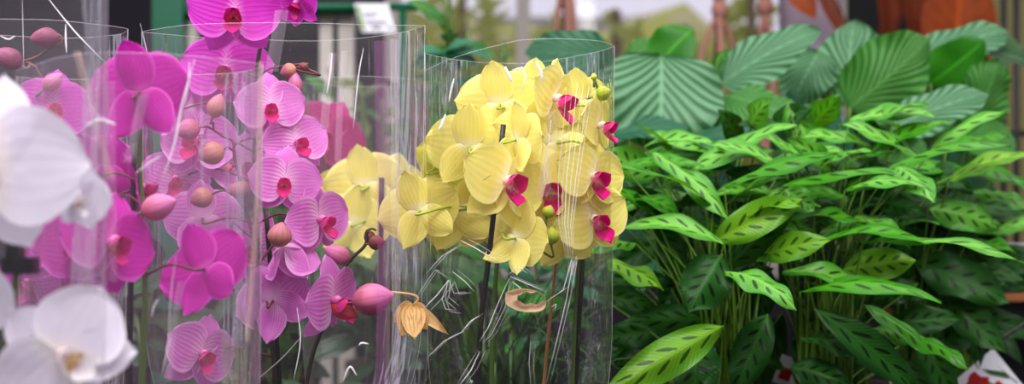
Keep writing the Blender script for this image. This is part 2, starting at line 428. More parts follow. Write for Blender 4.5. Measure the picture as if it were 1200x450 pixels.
def strap(plant, base, az, L, W, rise, m='orchid_leaf', name='leaf'):
    mb = MB(); P, U = [], []; d = Vector((math.cos(az), math.sin(az), 0)); sd = Vector((-math.sin(az), math.cos(az), 0))
    for i in range(14):
        u = i/13; c = base + d*L*(u*.35+.4*u*u) + Vector((0, 0, rise*(1.25*u-.55*u*u)))
        w = W*.5*(.35+.65*math.sin(math.pi*min(1, u*.8+.12)))*(1 if u < .85 else max(0, (1-u)/.15)**.6)
        for j in range(7):
            v = -1+j/3
            P.append(c + sd*v*w + Vector((0, 0, .35*w*v*v))); U.append((u, .5+.5*v))
    mb.grid(P, 14, 7, U); return mb.build(name, M[m], plant)

def orchid_base(plant, base, n=4, seed=0, up=.2):
    pot(plant, base, .05, .11)
    for k in range(n):
        az = seed + k*2*math.pi/n + random.uniform(-.25, .25)
        strap(plant, base + Vector((0, 0, .105)), az, random.uniform(.09, .12), random.uniform(.04, .05), up*random.uniform(.8, 1.1))

def foot(px, Y): return Vector(((px-600)*sc(Y), Y, BENCH))

OG = 'potted moth orchids on the display table'
# ---- white orchid, nearest
Yw = .93
W = empty('orchid_plant', foot(28, Yw), 'white moth orchid nearest the camera at the left edge', 'orchid', OG)
orchid_base(W, foot(28, Yw), 4, .4, .17)
pw = stem(W, [(28, 640), (4, 470), (8, 395), (17, 340), (19, 300), (6, 240), (-14, 190), (-30, 130)], Yw+.03, .0028, .0018, 'stem_green')
stem(W, [(12, 640), (10, 450), (22, 280)], Yw+.035, .0025, .0022, 'stake', 'stake')
cb = MB(); cb.box((-.010, -.007, -.005), (.012, .007, .006), Matrix.Identity(3), at(22, 312, Yw+.03)); cb.box((-.005, -.006, -.012), (.004, .006, .013), Matrix.Identity(3), at(19, 296, Yw+.03))
cb.build('clip', M['clip'], W, False)
wk = dict(col='white', lip='lip_white', colm='col_cream', path=pw)
flower(W, -12, 195, Yw-.02, 104, 12, 0, 10, bend=.2, **wk)
flower(W, 84, 232, Yw+.02, 44, 60, -5, 10, close=38, **wk)
flower(W, 76, 418, Yw, 80, 20, 6, -52, wide=1.05, **wk)
flower(W, -40, 345, Yw+.01, 62, -10, 0, 20, **wk)

# ---- dark magenta orchid behind the white one
Ya = 1.16
A = empty('orchid_plant', foot(160, Ya), 'dark magenta moth orchid behind the white one, inside a hazy sleeve', 'orchid', OG)
orchid_base(A, foot(160, Ya), 4, .9, .12)
pa = stem(A, [(165, 600), (167, 440), (170, 340), (166, 240), (163, 170), (166, 118)], Ya+.02, .0028, .0018, 'stem_green')
stem(A, [(152, 600), (152, 400), (158, 168)], Ya+.03, .0026, .0024, 'stake', 'stake')
ak = dict(col='magenta', lip='lip_magenta', path=pa, stalk='stem_brown')
flower(A, 165, 108, Ya-.01, 60, 172, 8, 8, **ak)
flower(A, 128, 285, Ya-.02, 62, 48, 5, 20, **ak)
flower(A, 241, 316, Ya+.01, 56, 160, -12, 25, **ak)
flower(A, 96, 290, Ya+.05, 54, -10, 0, -12, **ak)
flower(A, 158, 222, Ya+.04, 46, 115, 10, -20, **ak)
bud(A, 186, 242, Ya-.0, 44, 32, 20, 'bud_pink', pa, label='half-open magenta bud')
flower(A, 108, 200, Ya+.05, 48, 200, 10, 25, **ak)

# ---- lilac orchid farthest left
Yl = 1.36
Lp = empty('orchid_plant', foot(70, Yl), 'lilac pink moth orchid at the far left, mauve buds arching at its top', 'orchid', OG)
orchid_base(Lp, foot(70, Yl), 3, .2, .1)
pl = stem(Lp, [(75, 600), (72, 400), (78, 250), (70, 150), (45, 85), (28, 72), (40, 76), (55, 58)][:6], Yl, .0026, .0014, 'stem_brown')
lk = dict(col='topmagenta', lip='lip_pink', path=pl, stalk='stem_brown')
flower(Lp, 62, 128, Yl-.02, 46, 25, 5, 6, **lk)
flower(Lp, 98, 165, Yl+.01, 42, -25, 0, -8, **lk)
flower(Lp, 60, 210, Yl-.02, 50, 160, 0, 20, **lk)
flower(Lp, 70, 290, Yl+.0, 52, 20, 0, 15, **lk)
flower(Lp, 96, 345, Yl+.02, 44, 150, -10, 0, **lk)
flower(Lp, 38, 330, Yl+.02, 44, -20, -10, 0, **lk)
bud(Lp, 62, 96, Yl-.03, 30, 20, 40, 'bud_pink', pl)
bud(Lp, 52, 44, Yl-.02, 34, 24, 185, 'bud_mauve', None, label='mauve bud on a hooked stalk')
mb = MB(); mb.tube(pxpath([(67, 40), (72, 44), (70, 52), (58, 56), (45, 66), (28, 72)], Yl-.015), .0013, 8); mb.build('bud_stalk', M['stem_brown'], Lp)
bud(Lp, 10, 68, Yl-.02, 36, 26, 150, 'bud_mauve', pl, 'stem_brown')
bud(Lp, 82, 103, Yl+.05, 14, 12, 90, 'bud_green', pl)

# ---- veined pink orchid, centre left
Yb = 1.42
B = empty('orchid_plant', foot(320, Yb), 'tall pink-veined moth orchid rising above its wide clear sleeve', 'orchid', OG)
orchid_base(B, foot(320, Yb), 5, .3, .1)
pb1 = stem(B, [(315, 600), (322, 440), (306, 330), (298, 230), (300, 130), (304, 60), (322, 22), (334, -6)], Yb+.04, .0028, .0018, 'stem_dark')
pb2 = stem(B, [(345, 600), (360, 445), (380, 378), (393, 345), (398, 322), (412, 303), (428, 287), (430, 270)], Yb-.05, .0022, .0015, 'stem_dark')
pb3 = stem(B, [(300, 600), (300, 380), (300, 300), (288, 244), (284, 222), (275, 185), (273, 166), (262, 160), (250, 152)], Yb-.02, .0022, .0012, 'stem_brown')
mb = MB(); mb.tube(pxpath([(274, 170), (286, 164), (302, 160)], Yb-.02), .0012, 7); mb.build('stem', M['stem_brown'], B)
mb = MB(); mb.tube(pxpath([(430, 270), (436, 268), (441, 270)], Yb-.05), .0010, 7); mb.build('stem', M['stem_dark'], B)
stem(B, [(291, 600), (291, 440), (296, 340)], Yb+.01, .0027, .0025, 'stake', 'stake')
stem(B, [(335, 600), (327, 440), (311, 240)], Yb+.05, .0027, .0025, 'stake', 'stake')
bk = dict(col='pink', lip='lip_pink', path=pb1, stalk='stem_brown')
flower(B, 275, 15, Yb-.02, 52, 5, -4, 0, col='topmagenta', lip='lip_magenta', path=pb1, stalk='stem_brown', wide=1.02)
flower(B, 350, 2, Yb-.02, 32, -28, -30, -12, close=20, col='topmagenta', lip='lip_magenta', path=pb1, stalk='stem_brown')
flower(B, 265, 84, Yb+.05, 52, 6, 0, 5, col='topmagenta', lip='lip_magenta', path=pb1)
flower(B, 317, 126, Yb-.03, 40, 12, 0, -6, **bk)
flower(B, 347, 168, Yb-.02, 40, 30, 6, -14, **bk)
flower(B, 334, 213, Yb-.04, 41, 8, 2, 6, **bk)
flower(B, 373, 258, Yb-.03, 44, 48, 0, -8, **bk)
flower(B, 332, 290, Yb-.055, 46, 160, -45, 12, close=60, path=None, col='pink', lip='lip_pink', nolip=True, label='half-open pink flower seen from behind')
bud(B, 328, 275, Yb-.075, 30, 29, 80, 'bud_tan', None)
mb = MB(); mb.tube(pxpath([(322, 285), (305, 306), (294, 316)], Yb-.06), .0013, 7); mb.build('stem', M['stem_brown'], B)
flower(B, 321, 352, Yb-.03, 48, 165, 8, 30, **bk)
flower(B, 388, 352, Yb-.06, 50, 62, -6, -10, path=pb2, col='pink', lip='lip_pink', stalk='stem_brown')
flower(B, 235, 415, Yb+.01, 46, 40, 0, 18, **bk)
flower(B, 237, 256, Yb+.03, 44, 200, 5, 8, **bk)
flower(B, 232, 165, Yb+.06, 48, -12, 0, 10, **bk)
flower(B, 290, 196, Yb+.07, 40, 10, 5, -8, **bk)
flower(B, 215, 125, Yb+.06, 40, 175, 5, 0, **bk)
flower(B, 258, 300, Yb+.06, 44, 30, -5, 12, **bk)
flower(B, 300, 290, Yb+.08, 42, -10, -5, 12, **bk)
flower(B, 205, 210, Yb+.08, 40, 20, -5, 12, **bk)
for args in ((338, 83, 20, 18, 200, 'bud_tan', pb1), (356, 78, 13, 10, 150, 'bud_brown', pb1), (254, 124, 30, 22, 70, 'bud_tan', pb3), (248, 180, 32, 28, 200, 'bud_tan', pb3),
             (236, 232, 28, 25, 200, 'bud_tan', pb3), (280, 222, 30, 20, 190, 'bud_tan', pb3), (267, 197, 12, 10, 200, 'bud_red', pb3), (346, 98, 30, 17, 95, 'bud_pink', pb1),
             (265, 285, 34, 28, 250, 'bud_pink', pb3), (220, 152, 30, 26, 190, 'bud_pink', pb3)):
    bud(B, args[0], args[1], Yb-.035 if args[6] is pb3 else Yb, *args[2:5], args[5], args[6], 'stem_brown')
bud(B, 437, 350, Yb-.07, 50, 38, 10, 'bud_pink', pb2, 'stem_brown', label='large pink bud')
bud(B, 404, 364, Yb-.06, 36, 22, -25, 'bud_red', pb2, 'stem_brown', label='opening crimson bud')
bud(B, 396, 298, Yb-.045, 34, 22, 155, 'bud_pink', pb2, 'stem_brown')
bud(B, 441, 284, Yb-.055, 20, 18, 10, 'bud_brown', pb2, 'stem_brown', label='shrivelled brown bud')
bud(B, 433, 277, Yb-.045, 18, 14, 110, 'bud_brown', pb2, 'stem_brown')

# ---- deep crimson-magenta orchid behind
Yc = 1.86
Cc = empty('orchid_plant', foot(366, Yc), 'deep crimson magenta moth orchid behind the pink-veined one', 'orchid', OG)
orchid_base(Cc, foot(366, Yc), 3, .5, .1)
pc = stem(Cc, [(366, 540), (366, 300), (372, 180), (368, 110)], Yc+.02, .003, .002, 'stem_dark')
ck = dict(col='deep', lip='lip_magenta', path=pc)
flower(Cc, 380, 160, Yc-.03, 46, 15, 0, 28, **ck)
flower(Cc, 362, 215, Yc, 42, -10, 0, 0, **ck)
flower(Cc, 410, 170, Yc+.02, 30, 60, 0, 0, **ck)

# ---- yellow orchids
Yd = 1.42
D = empty('orchid_plant', foot(610, Yd), 'yellow moth orchid with magenta lips, in front of the calatheas', 'orchid', OG)
orchid_base(D, foot(610, Yd), 5, .1, .16)
pd1 = stem(D, [(575, 600), (577, 400), (583, 300), (590, 220), (597, 165), (612, 132), (640, 108)], Yd+.02, .0026, .0016, 'stem_green')
pd2 = stem(D, [(668, 600), (676, 340), (688, 250), (688, 180), (694, 135), (702, 114), (697, 94)], Yd+.03, .0026, .0012, 'stem_green')
stem(D, [(556, 600), (562, 400), (573, 300), (590, 146)], Yd-.042, .0028, .0026, 'stake', 'stake')
stem(D, [(670, 600), (675, 440), (684, 290)], Yd+.03, .0028, .0026, 'stake', 'stake')
stem(D, [(625, 600), (640, 420), (654, 285)], Yd+.05, .002, .002, 'bamboo', 'stake')['label'] if False else None
stem(D, [(625, 600), (640, 420), (654, 285)], Yd+.05, .0018, .0018, 'bamboo', 'cane')
dk = dict(col='yellow', lip='lip_yellow', colm='col_cream', path=pd1, stalk='stalk_lime')
dk2 = dict(dk, path=pd2)
flower(D, 586, 122, Yd-.01, 49, 172, 6, 6, **dk)
flower(D, 550, 172, Yd-.02, 50, 188, 10, 0, **dk)
flower(D, 511, 196, Yd+.0, 36, 150, 20, -18, close=25, col='yellowgreen', nolip=True, path=pd1, stalk='stalk_lime')
flower(D, 592, 214, Yd-.055, 56, 34, 4, 18, lipsize=1.15, **dk)
flower(D, 492, 247, Yd-.01, 47, 176, 0, 20, **dk)
flower(D, 534, 246, Yd+.02, 52, 185, -10, 12, **dk)
flower(D, 648, 116, Yd-.02, 47, 55, -8, 12, lipsize=1.2, **dk)
flower(D, 607, 164, Yd-.045, 44, 128, 0, -10, **dk)
flower(D, 643, 222, Yd-.01, 54, 8, 0, -10, lipsize=1.2, **dk)
flower(D, 694, 208, Yd-.03, 46, 28, 0, 10, lipsize=1.2, **dk2)
flower(D, 694, 258, Yd-.025, 46, 24, 0, -16, lipsize=1.2, **dk2)
flower(D, 700, 148, Yd-.01, 40, 62, 0, 6, lipsize=1.1, **dk2)
flower(D, 606, 280, Yd-.05, 44, 140, -12, -18, **dk)
flower(D, 660, 272, Yd+.02, 46, 170, -12, 10, **dk2)
flower(D, 678, 118, Yd+.04, 38, 160, 10, 0, **dk2)
flower(D, 625, 108, Yd+.05, 38, 185, 0, 0, **dk)
flower(D, 570, 255, Yd+.05, 44, 10, 0, 0, **dk)
flower(D, 655, 165, Yd+.05, 46, 170, 0, 30, **dk2)
bud(D, 707, 109, Yd, 19, 18, 20, 'bud_green', pd2)
bud(D, 696, 90, Yd+.01, 9, 8, 90, 'bud_green', pd2)
bud(D, 646, 276, Yd-.04, 22, 20, 90, 'bud_green', pd1)
bud(D, 643, 248, Yd-.045, 16, 16, 70, 'bud_green', pd1)
# withered bloom hanging at the left
def wilted(px, py, Y, s):
    C = at(px, py, Y); k = s*sc(Y); mb = MB()
    for a, L, w, ln in ((-112, 1.0, .72, .1), (-85, 1.08, .75, -.2), (-58, .85, .6, .2), (-38, 1.35, .34, .3), (-140, .8, .5, .2)):
        petal(mb, math.radians(a), L, w, lambda p: C + Vector((p.x*.9, p.y*.7, p.z))*k, .75, .6, ln, .35, 0, .3, ruffle=.06)
    o = mb.build('withered_flower', M['dry'], D, origin=C); o['label'] = 'withered tan flower hanging head down'
    tb = MB(); tb.tube(pxpath([(px, py+2), (px+6, py-6), (px-2, py-11), (px-28, py-14)], Y), .0011, 7); tb.build('flower_stalk', M['dry'], o, origin=C)
wilted(484, 356, Yd-.05, 42)

Ye = 1.70
E = empty('orchid_plant', foot(437, Ye), 'smaller yellow moth orchid behind, between the pink-veined and yellow ones', 'orchid', OG)
orchid_base(E, foot(437, Ye), 3, .7, .1)
pe = stem(E, [(456, 540), (454, 320), (450, 240), (440, 205)], Ye+.02, .0028, .0016, 'stem_green')
stem(E, [(447, 540), (446, 380), (447, 208)], Ye-.02, .0034, .0032, 'stake', 'stake')
ek = dict(dk, path=pe)
flower(E, 428, 218, Ye-.01, 47, 172, 4, 12, **ek)
flower(E, 414, 262, Ye-.02, 44, 185, -4, -10, **ek)
flower(E, 458, 222, Ye+.03, 42, 185, 0, -10, **ek)
flower(E, 408, 230, Ye+.04, 42, 10, 0, 0, **ek)

# ---- loose dry petal stuck to the film
mb = MB(); P, U = [], []
C0 = at(616, 352, Yd-.118)
def rim_out(a): return Vector((25*math.cos(a)*(1-.12*math.cos(2*a)), 0, 12.5*math.sin(a)+2.5*math.cos(a)*-1+1.2*math.sin(5*a)*max(0, -math.cos(a))))
def rim_in(a): return Vector((6+15*math.cos(a), 0, 2.5+6.5*math.sin(a)+1.0*math.sin(7*a)))
for i in range(41):
    a = 2*math.pi*i/40
    for j in range(7):
        v = j/6; p_ = rim_in(a).lerp(rim_out(a), v)
        P.append(C0 + Vector((p_.x, 4*math.sin(v*3.1)+2*math.sin(3*a), p_.z))*sc(Yd)); U.append((i/40, v))
mb.grid(P, 41, 7, U)
tag(mb.build('dry_petal', M['dryskin'], origin=C0), 'curled cream dry petal caught on the sleeve under the yellow flowers', 'petal')

# ------------------------------------------------------------------ plastic sleeves
def sleeve(x0, x1, Y, ytop, ry, m, label, seed, lean=0, rip=.0022, crk=0., ybot=None, topvar=None, taper=.05, seams=True, gather=None):
    n, rows = 150, 70; rx = (x1-x0)/2*sc(Y); cx = ((x0+x1)/2-600)*sc(Y); z0 = BENCH
    cr = random.Random(seed)
    ridges = [(cr.uniform(0, 6.28), cr.uniform(.02, .07), cr.uniform(.4, 1.3)*cr.choice((-1, 1)), cr.uniform(-.15, .15)) for _ in range(26)]
    P, U = [], []
    def pt(th, t, o=0):
        zt = CAMZ+(225-(ytop+(topvar(th) if topvar else 0)))*sc(Y); z = z0+(zt-z0)*t
        g = .055/rx; k = g+(1-g)*sst(t, -.02, .5); k *= (1-taper*(1-t))
        ky = .055/ry + (1-.055/ry)*sst(t, -.02, .5)
        c, s_ = math.cos(th), math.sin(th)
        x = rx*k*c; y = ry*ky*math.copysign(abs(s_)**1.5, s_)
        d = 0
        for a, w, h, tw in ridges:
            dd = math.atan2(math.sin(th-a-tw*(t-.5)), math.cos(th-a-tw*(t-.5)))
            d += h*max(0, 1-abs(dd)/w)
        d = d*rip*.6*(.35+.65*t) + .0018*math.sin(7*th+seed)*sst(t, .1, 1)
        nz = noise.noise(Vector((c*2.2*rx/.1, s_*2.2, z*9+seed)))
        d += nz*.004*(1.1-t*.5)
        if crk:
            q = Vector((c*rx*26+seed, s_*ry*26, z*20+c*4)); r1 = noise.noise(q); r2 = noise.noise(q*2.1+Vector((3, 1, 7)))
            d += crk*(abs(r1)*1.2+abs(r2)*.7)*sst(t, .72, .5)*.016
        d *= 1-abs(c)**5; x += c*d; y += s_*d
        if gather is not None:                      # gathered folds running up one side of the front
            gx, gw = gather; dx = (x+cx)/sc(Y)+600 - gx - (1-t)*-40
            if s_ < 0 and abs(dx) < gw: y += -.0035*abs(math.sin(dx/gw*9))*(1-abs(dx)/gw)
        return Vector((cx+x+lean*(t-1), Y+y, z))
    for i in range(rows):
        for j in range(n): P.append(pt(2*math.pi*j/n, i/(rows-1))); U.append((j/n, i/(rows-1)))
    mb = MB(); mb.grid(P, rows, n, U, True)
    base = Vector((cx, Y, BENCH))
    o = mb.build('plastic_sleeve', M[m], origin=base)
    tag(o, label, 'sleeve', 'clear plastic flower sleeves')
    eb = MB(); eb.tube([pt(2*math.pi*j/200, 1) for j in range(201)], .00022, 5, False); eb.build('rim', M['film_edge'], o, origin=base)
    if seams:
        for th in (0, math.pi):
            sb = MB(); sb.tube([pt(th, i/60) for i in range(61)], .00025, 5); sb.build('seam', M['film_edge'], o, origin=base)
    return o
s_w = sleeve(-150, 125, Yw, -60, .10, 'film_clear', 'clear plastic sleeve around the white orchid at the left edge', 1, rip=.003)
s_a = sleeve(20, 308, Ya, 76, .105, 'film_hazy', 'hazy clear sleeve around the dark magenta orchid, slanted bright creases', 2, rip=.003, topvar=lambda th: 14*max(0, -math.cos(th)))
s_l = sleeve(-60, 150, Yl, 34, .08, 'film_clear', 'clear plastic sleeve around the lilac orchid at the far left', 3)
s_b = sleeve(166, 498, Yb, 38, .125, 'film_clear', 'wide clear plastic sleeve around the tall pink-veined orchid', 4, rip=.0035, topvar=lambda th: 6*math.sin(th)*-1 - 8*max(0, math.cos(th))**3)
s_d = sleeve(498, 720, Yd, 62, .12, 'film_crinkle', 'crinkled clear plastic sleeve around the magenta-lipped yellow orchid', 5, rip=.003, crk=1.0, topvar=lambda th: (22 if math.sin(th) < 0 else 0)*max(0, -math.cos(th)) - 8*max(0, math.cos(th)), gather=(684, 24))
s_e = sleeve(352, 505, Ye, 96, .08, 'film_clear', 'clear plastic sleeve around the small yellow orchid behind', 6)

def crease_glint(sl, Y, pts, r, m='film_crease', flat=None):  # pale strips standing in for highlights and reflections on the film
    P = pxpath(pts, Y, 6) if sl is not s_d else [p for a, b in zip(pts[:-1], pts[1:]) for p in (at(*a, Y), at(*a, Y).lerp(at(*b, Y), .5))]+[at(*pts[-1], Y)]; n = len(P); mb = MB()
    if flat is None: mb.tube(P, [r*sc(Y)*max(.15, math.sin(math.pi*(i+.5)/n))**.7 for i in range(n)], 6)
    else:
        g = []; U = []
        for i, p in enumerate(P):
            for j in range(5): g.append(p+Vector((flat*sc(Y)*(j-2)/2, -.0015*(2-abs(j-2)), 0))); U.append((i/(n-1), j/4))
        mb.grid(g, n, 5, U)
    mb.build('crease' if flat is None else 'fold', M[m], sl)  # both kinds of strip carry painted light along creases and folds
yf = Yl-.085
crease_glint(s_l, yf, [(50, -10), (72, 18), (86, 35), (98, 48), (124, 74)], 1.0)
crease_glint(s_l, yf, [(26, -10), (27, 40), (28, 80)], .5, 'film_edge')
crease_glint(s_l, yf, [(77, 28), (77, 44), (78, 62)], 1.3)
crease_glint(s_l, yf, [(0, 42), (10, 46), (18, 42)], 1.0)
ya = Ya-.1
crease_glint(s_a, ya, [(228, 70), (214, 120), (204, 170), (190, 210)], 1.3)
crease_glint(s_a, ya, [(222, 72), (221, 95), (216, 128)], 1.0)
crease_glint(s_a, ya, [(190, 182), (176, 190), (158, 204)], .8)
crease_glint(s_a, ya, [(236, 100), (236, 160), (238, 240)], .5, 'film_edge')
crease_glint(s_a, ya+.03, [(306, 72), (304, 160), (300, 260), (290, 400)], 0, 'film_tan', 3.2)
crease_glint(s_a, ya, [(90, 60), (100, 100), (116, 160), (130, 210)], 0, 'film_tan', 5)
crease_glint(s_a, ya, [(130, 95), (131, 200), (132, 330)], 0, 'film_soft', 5)
crease_glint(s_a, ya, [(150, 190), (160, 150), (168, 110)], 0, 'film_soft', 6)
crease_glint(s_a, ya, [(100, 148), (116, 141), (136, 146)], 3.2)  # tube-light highlight drawn as a white strip
crease_glint(s_a, ya, [(206, 300), (200, 350), (196, 440)], .7, 'film_edge')
crease_glint(s_a, ya, [(212, 330), (204, 380), (198, 446)], 0, 'film_soft', 4)
crease_glint(s_a, ya, [(178, 372), (180, 360), (186, 350)], .8); crease_glint(s_a, ya, [(190, 440), (196, 410), (200, 396)], .8)
yb = Yb-.12
crease_glint(s_b, yb, [(164, 27), (172, 60), (176, 90)], .6, 'film_edge')
crease_glint(s_b, yb, [(330, 12), (326, 40), (318, 84)], 0, 'film_soft', 8)
crease_glint(s_b, yb, [(390, 62), (384, 100), (380, 150)], 0, 'film_soft', 5); crease_glint(s_b, yb, [(404, 60), (399, 110), (396, 190)], 0, 'film_soft', 4)
crease_glint(s_b, yb, [(426, 56), (420, 90), (414, 150)], .8); crease_glint(s_b, yb, [(389, 62), (387, 85), (383, 110)], 1.4)
crease_glint(s_b, yb+.03, [(446, 48), (448, 150), (450, 300), (448, 450)], 0, 'film_violet', 8)
crease_glint(s_b, yb+.03, [(462, 46), (463, 150), (464, 300), (464, 450)], 0, 'film_soft', 5)
crease_glint(s_b, yb, [(348, 360), (352, 400), (344, 446)], .8); crease_glint(s_b, yb, [(420, 405), (424, 402), (432, 403)], 1.2)
crease_glint(s_b, yb, [(300, 446), (330, 420), (352, 396)], .6, 'film_edge'); crease_glint(s_b, yb, [(402, 446), (410, 430), (418, 440)], 1.4)
yd = Yd-.118
for dx, r_ in ((0, .7), (6, .6), (11, .8), (17, .6), (23, .7), (27, .5)):
    crease_glint(s_d, yd+.01, [(664+dx*1.15, 96+abs(dx-12)*.4), (660+dx*1.0, 150), (654+dx*.9, 210), (655+dx*.6, 262), (664+dx*.3, 304)], r_*.65, 'film_crease' if dx % 2 else 'film_edge')
crease_glint(s_d, yd+.01, [(650, 130), (644, 180), (636, 230)], 0, 'film_soft', 8)
crease_glint(s_d, yd+.01, [(646, 140), (640, 190), (634, 236)], .7)
for L_ in ([(526, 328), (512, 346), (496, 362)], [(526, 328), (518, 350), (522, 362), (535, 364)], [(526, 328), (532, 344), (546, 342)], [(524, 326), (510, 316), (500, 330), (486, 352)],
           [(530, 318), (545, 330), (556, 342)], [(540, 282), (556, 290), (572, 300), (584, 304)], [(500, 320), (518, 300), (534, 290)], [(524, 330), (522, 352), (534, 362)],
           [(597, 326), (586, 350), (572, 384), (562, 400)], [(598, 328), (592, 360), (576, 392), (566, 402)], [(560, 410), (548, 430), (536, 450)], [(562, 412), (552, 434), (538, 452)],
           [(598, 324), (612, 330), (640, 342)], [(596, 322), (606, 312), (618, 320)], [(672, 304), (664, 350), (652, 400), (640, 450)], [(670, 304), (660, 340), (636, 356)], [(672, 308), (662, 360), (648, 420)],
           [(646, 360), (652, 356), (650, 364)], [(622, 400), (620, 425), (622, 450)], [(616, 344), (608, 336), (600, 330)], [(540, 390), (552, 376), (562, 370)], [(500, 420), (520, 400), (544, 388)]):
    crease_glint(s_d, yd+random.uniform(0, .01), L_, random.uniform(.3, .6), random.choice(('film_crease', 'film_edge', 'film_edge')))
    ox, oy = random.uniform(3, 7), random.uniform(-4, 4); crease_glint(s_d, yd+.012, [(x+ox, y+oy) for x, y in L_], random.uniform(.2, .4), 'film_edge')
crease_glint(s_d, yd+.02, [(628, 72), (634, 84), (636, 96)], 2.0); crease_glint(s_d, yd+.02, [(592, 78), (596, 88), (600, 96)], 2.0); crease_glint(s_d, yd+.02, [(600, 82), (612, 79), (616, 90), (612, 108)], 1.0)  # short white highlights painted near the sleeve top
crease_glint(s_d, yd+.06, [(532, 92), (528, 108), (526, 120)], 1.4); crease_glint(s_d, yd+.06, [(522, 134), (518, 146), (514, 153)], 2.0)

# ------------------------------------------------------------------ foliage plants
def leaf(plant, b, t, W, m, droop=.15, facing=(0, -.55, .84), fold=.25, wave=.05, p=.9, q=.75, nu=22, nv=11, name='leaf', roll=0):
    """blade from point b to tip t, W wide; facing: rough direction of its upper side"""
    b, t = Vector(b), Vector(t); ax = t-b; L = ax.length; ax = ax/L
    f = Vector(facing); f = f-ax*f.dot(ax); f = f.normalized() if f.length > 1e-4 else ax.orthogonal().normalized()
    if roll: f = Matrix.Rotation(roll, 3, ax) @ f
    sd = ax.cross(f); P, U = [], []; ph = random.random()*6.28; fr = random.uniform(9, 14)
    for i in range(nu):
        u = i/(nu-1); w = W*.5*max(.0, math.sin(math.pi*min(.9999, max(.0001, u))**p))**q
        if u > .8: w *= 1-.35*((u-.8)/.2)**2
        w = max(w, .01*W)
        c = b + ax*L*u + f*droop*L*4*u*(1-u)*.5 - f*.12*L*max(0, u-.8)
        for j in range(nv):
            v = -1+2*j/(nv-1)
            h = fold*w*abs(v)**1.2 - fold*.5*w*v*v*v*v + wave*W*math.sin(ph+fr*u+(1.6 if v > 0 else 0))*v*v
            P.append(c + sd*v*w + f*h); U.append((u, .5+.5*v))
    mb = MB(); mb.grid(P, nu, nv, U)
    return mb.build(name, M[m], plant, origin=b)

def petiole(lf, base, tip, r0=.0016, r1=.0009, m='petiole', bow=.04, name='leaf_stalk'):
    base, tip = Vector(base), Vector(tip); L = (tip-base).length
    mid = base.lerp(tip, .55) + Vector(((base.x-tip.x)*.28, (base.y-tip.y)*.2, .06*L))
    pts = smooth_path([base, mid, tip], 8); n = len(pts)
    mb = MB(); mb.tube(pts, [r0+(r1-r0)*i/(n-1) for i in range(n)], 7); return mb.build(name, M[m], lf)

def calathea(px, Y, leaves, label, extra=()):
    root = foot(px, Y); pl_ = empty('calathea_plant', root, label, 'houseplant', 'spotted calatheas on the display table')
    pot(pl_, root, .065, .12, 'pot_red')
    c = root + Vector((0, 0, .11))
    for (bx, by, tx, ty, w, m, dY, fc) in leaves:
        Yb_ = Y + dY; k = random.uniform(-.03, .03)
        b, t = at(bx, by, Yb_), at(tx, ty, Yb_-.035+k)
        fcs = {'u': (0, -.5, .86), 'f': (random.uniform(-.2, .2), -.95, .3), 'e': (random.uniform(-.15, .15), -.28, .96), 'd': (0, .75, .6), 's': (.5, -.8, .4), 'l': (-.5, -.8, .4)}[fc]
        t = b+(t-b)*1.16; lf = leaf(pl_, b, t, w*1.04*sc(Yb_), m, random.uniform(.08, .24), fcs, random.choice((-.55, -.35, .25, .4)), random.uniform(.05, .12))
        petiole(lf, c + Vector((random.uniform(-.025, .025), random.uniform(-.025, .025), 0)), b)
    x0, x1, y0, y1, nd, nb = extra                  # fuller clump: deeper leaves behind the front ones
    for k in range(nd+nb):
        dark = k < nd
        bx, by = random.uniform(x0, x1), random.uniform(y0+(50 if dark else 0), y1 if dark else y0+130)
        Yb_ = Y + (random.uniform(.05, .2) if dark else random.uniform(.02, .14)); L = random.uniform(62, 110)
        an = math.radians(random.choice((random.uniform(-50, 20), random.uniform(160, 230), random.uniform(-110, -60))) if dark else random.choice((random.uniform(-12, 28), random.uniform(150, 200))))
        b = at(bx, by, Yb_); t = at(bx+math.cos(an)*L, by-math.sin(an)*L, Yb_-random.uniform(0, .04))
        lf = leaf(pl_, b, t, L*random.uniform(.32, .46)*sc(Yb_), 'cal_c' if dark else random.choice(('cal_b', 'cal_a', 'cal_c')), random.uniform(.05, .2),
                  (random.uniform(-.4, .4), -.8, .5) if dark else (random.uniform(-.2, .2), -.5, .85), .3, .06)
        petiole(lf, c + Vector((random.uniform(-.03, .03), random.uniform(-.03, .03), 0)), b)
    return pl_
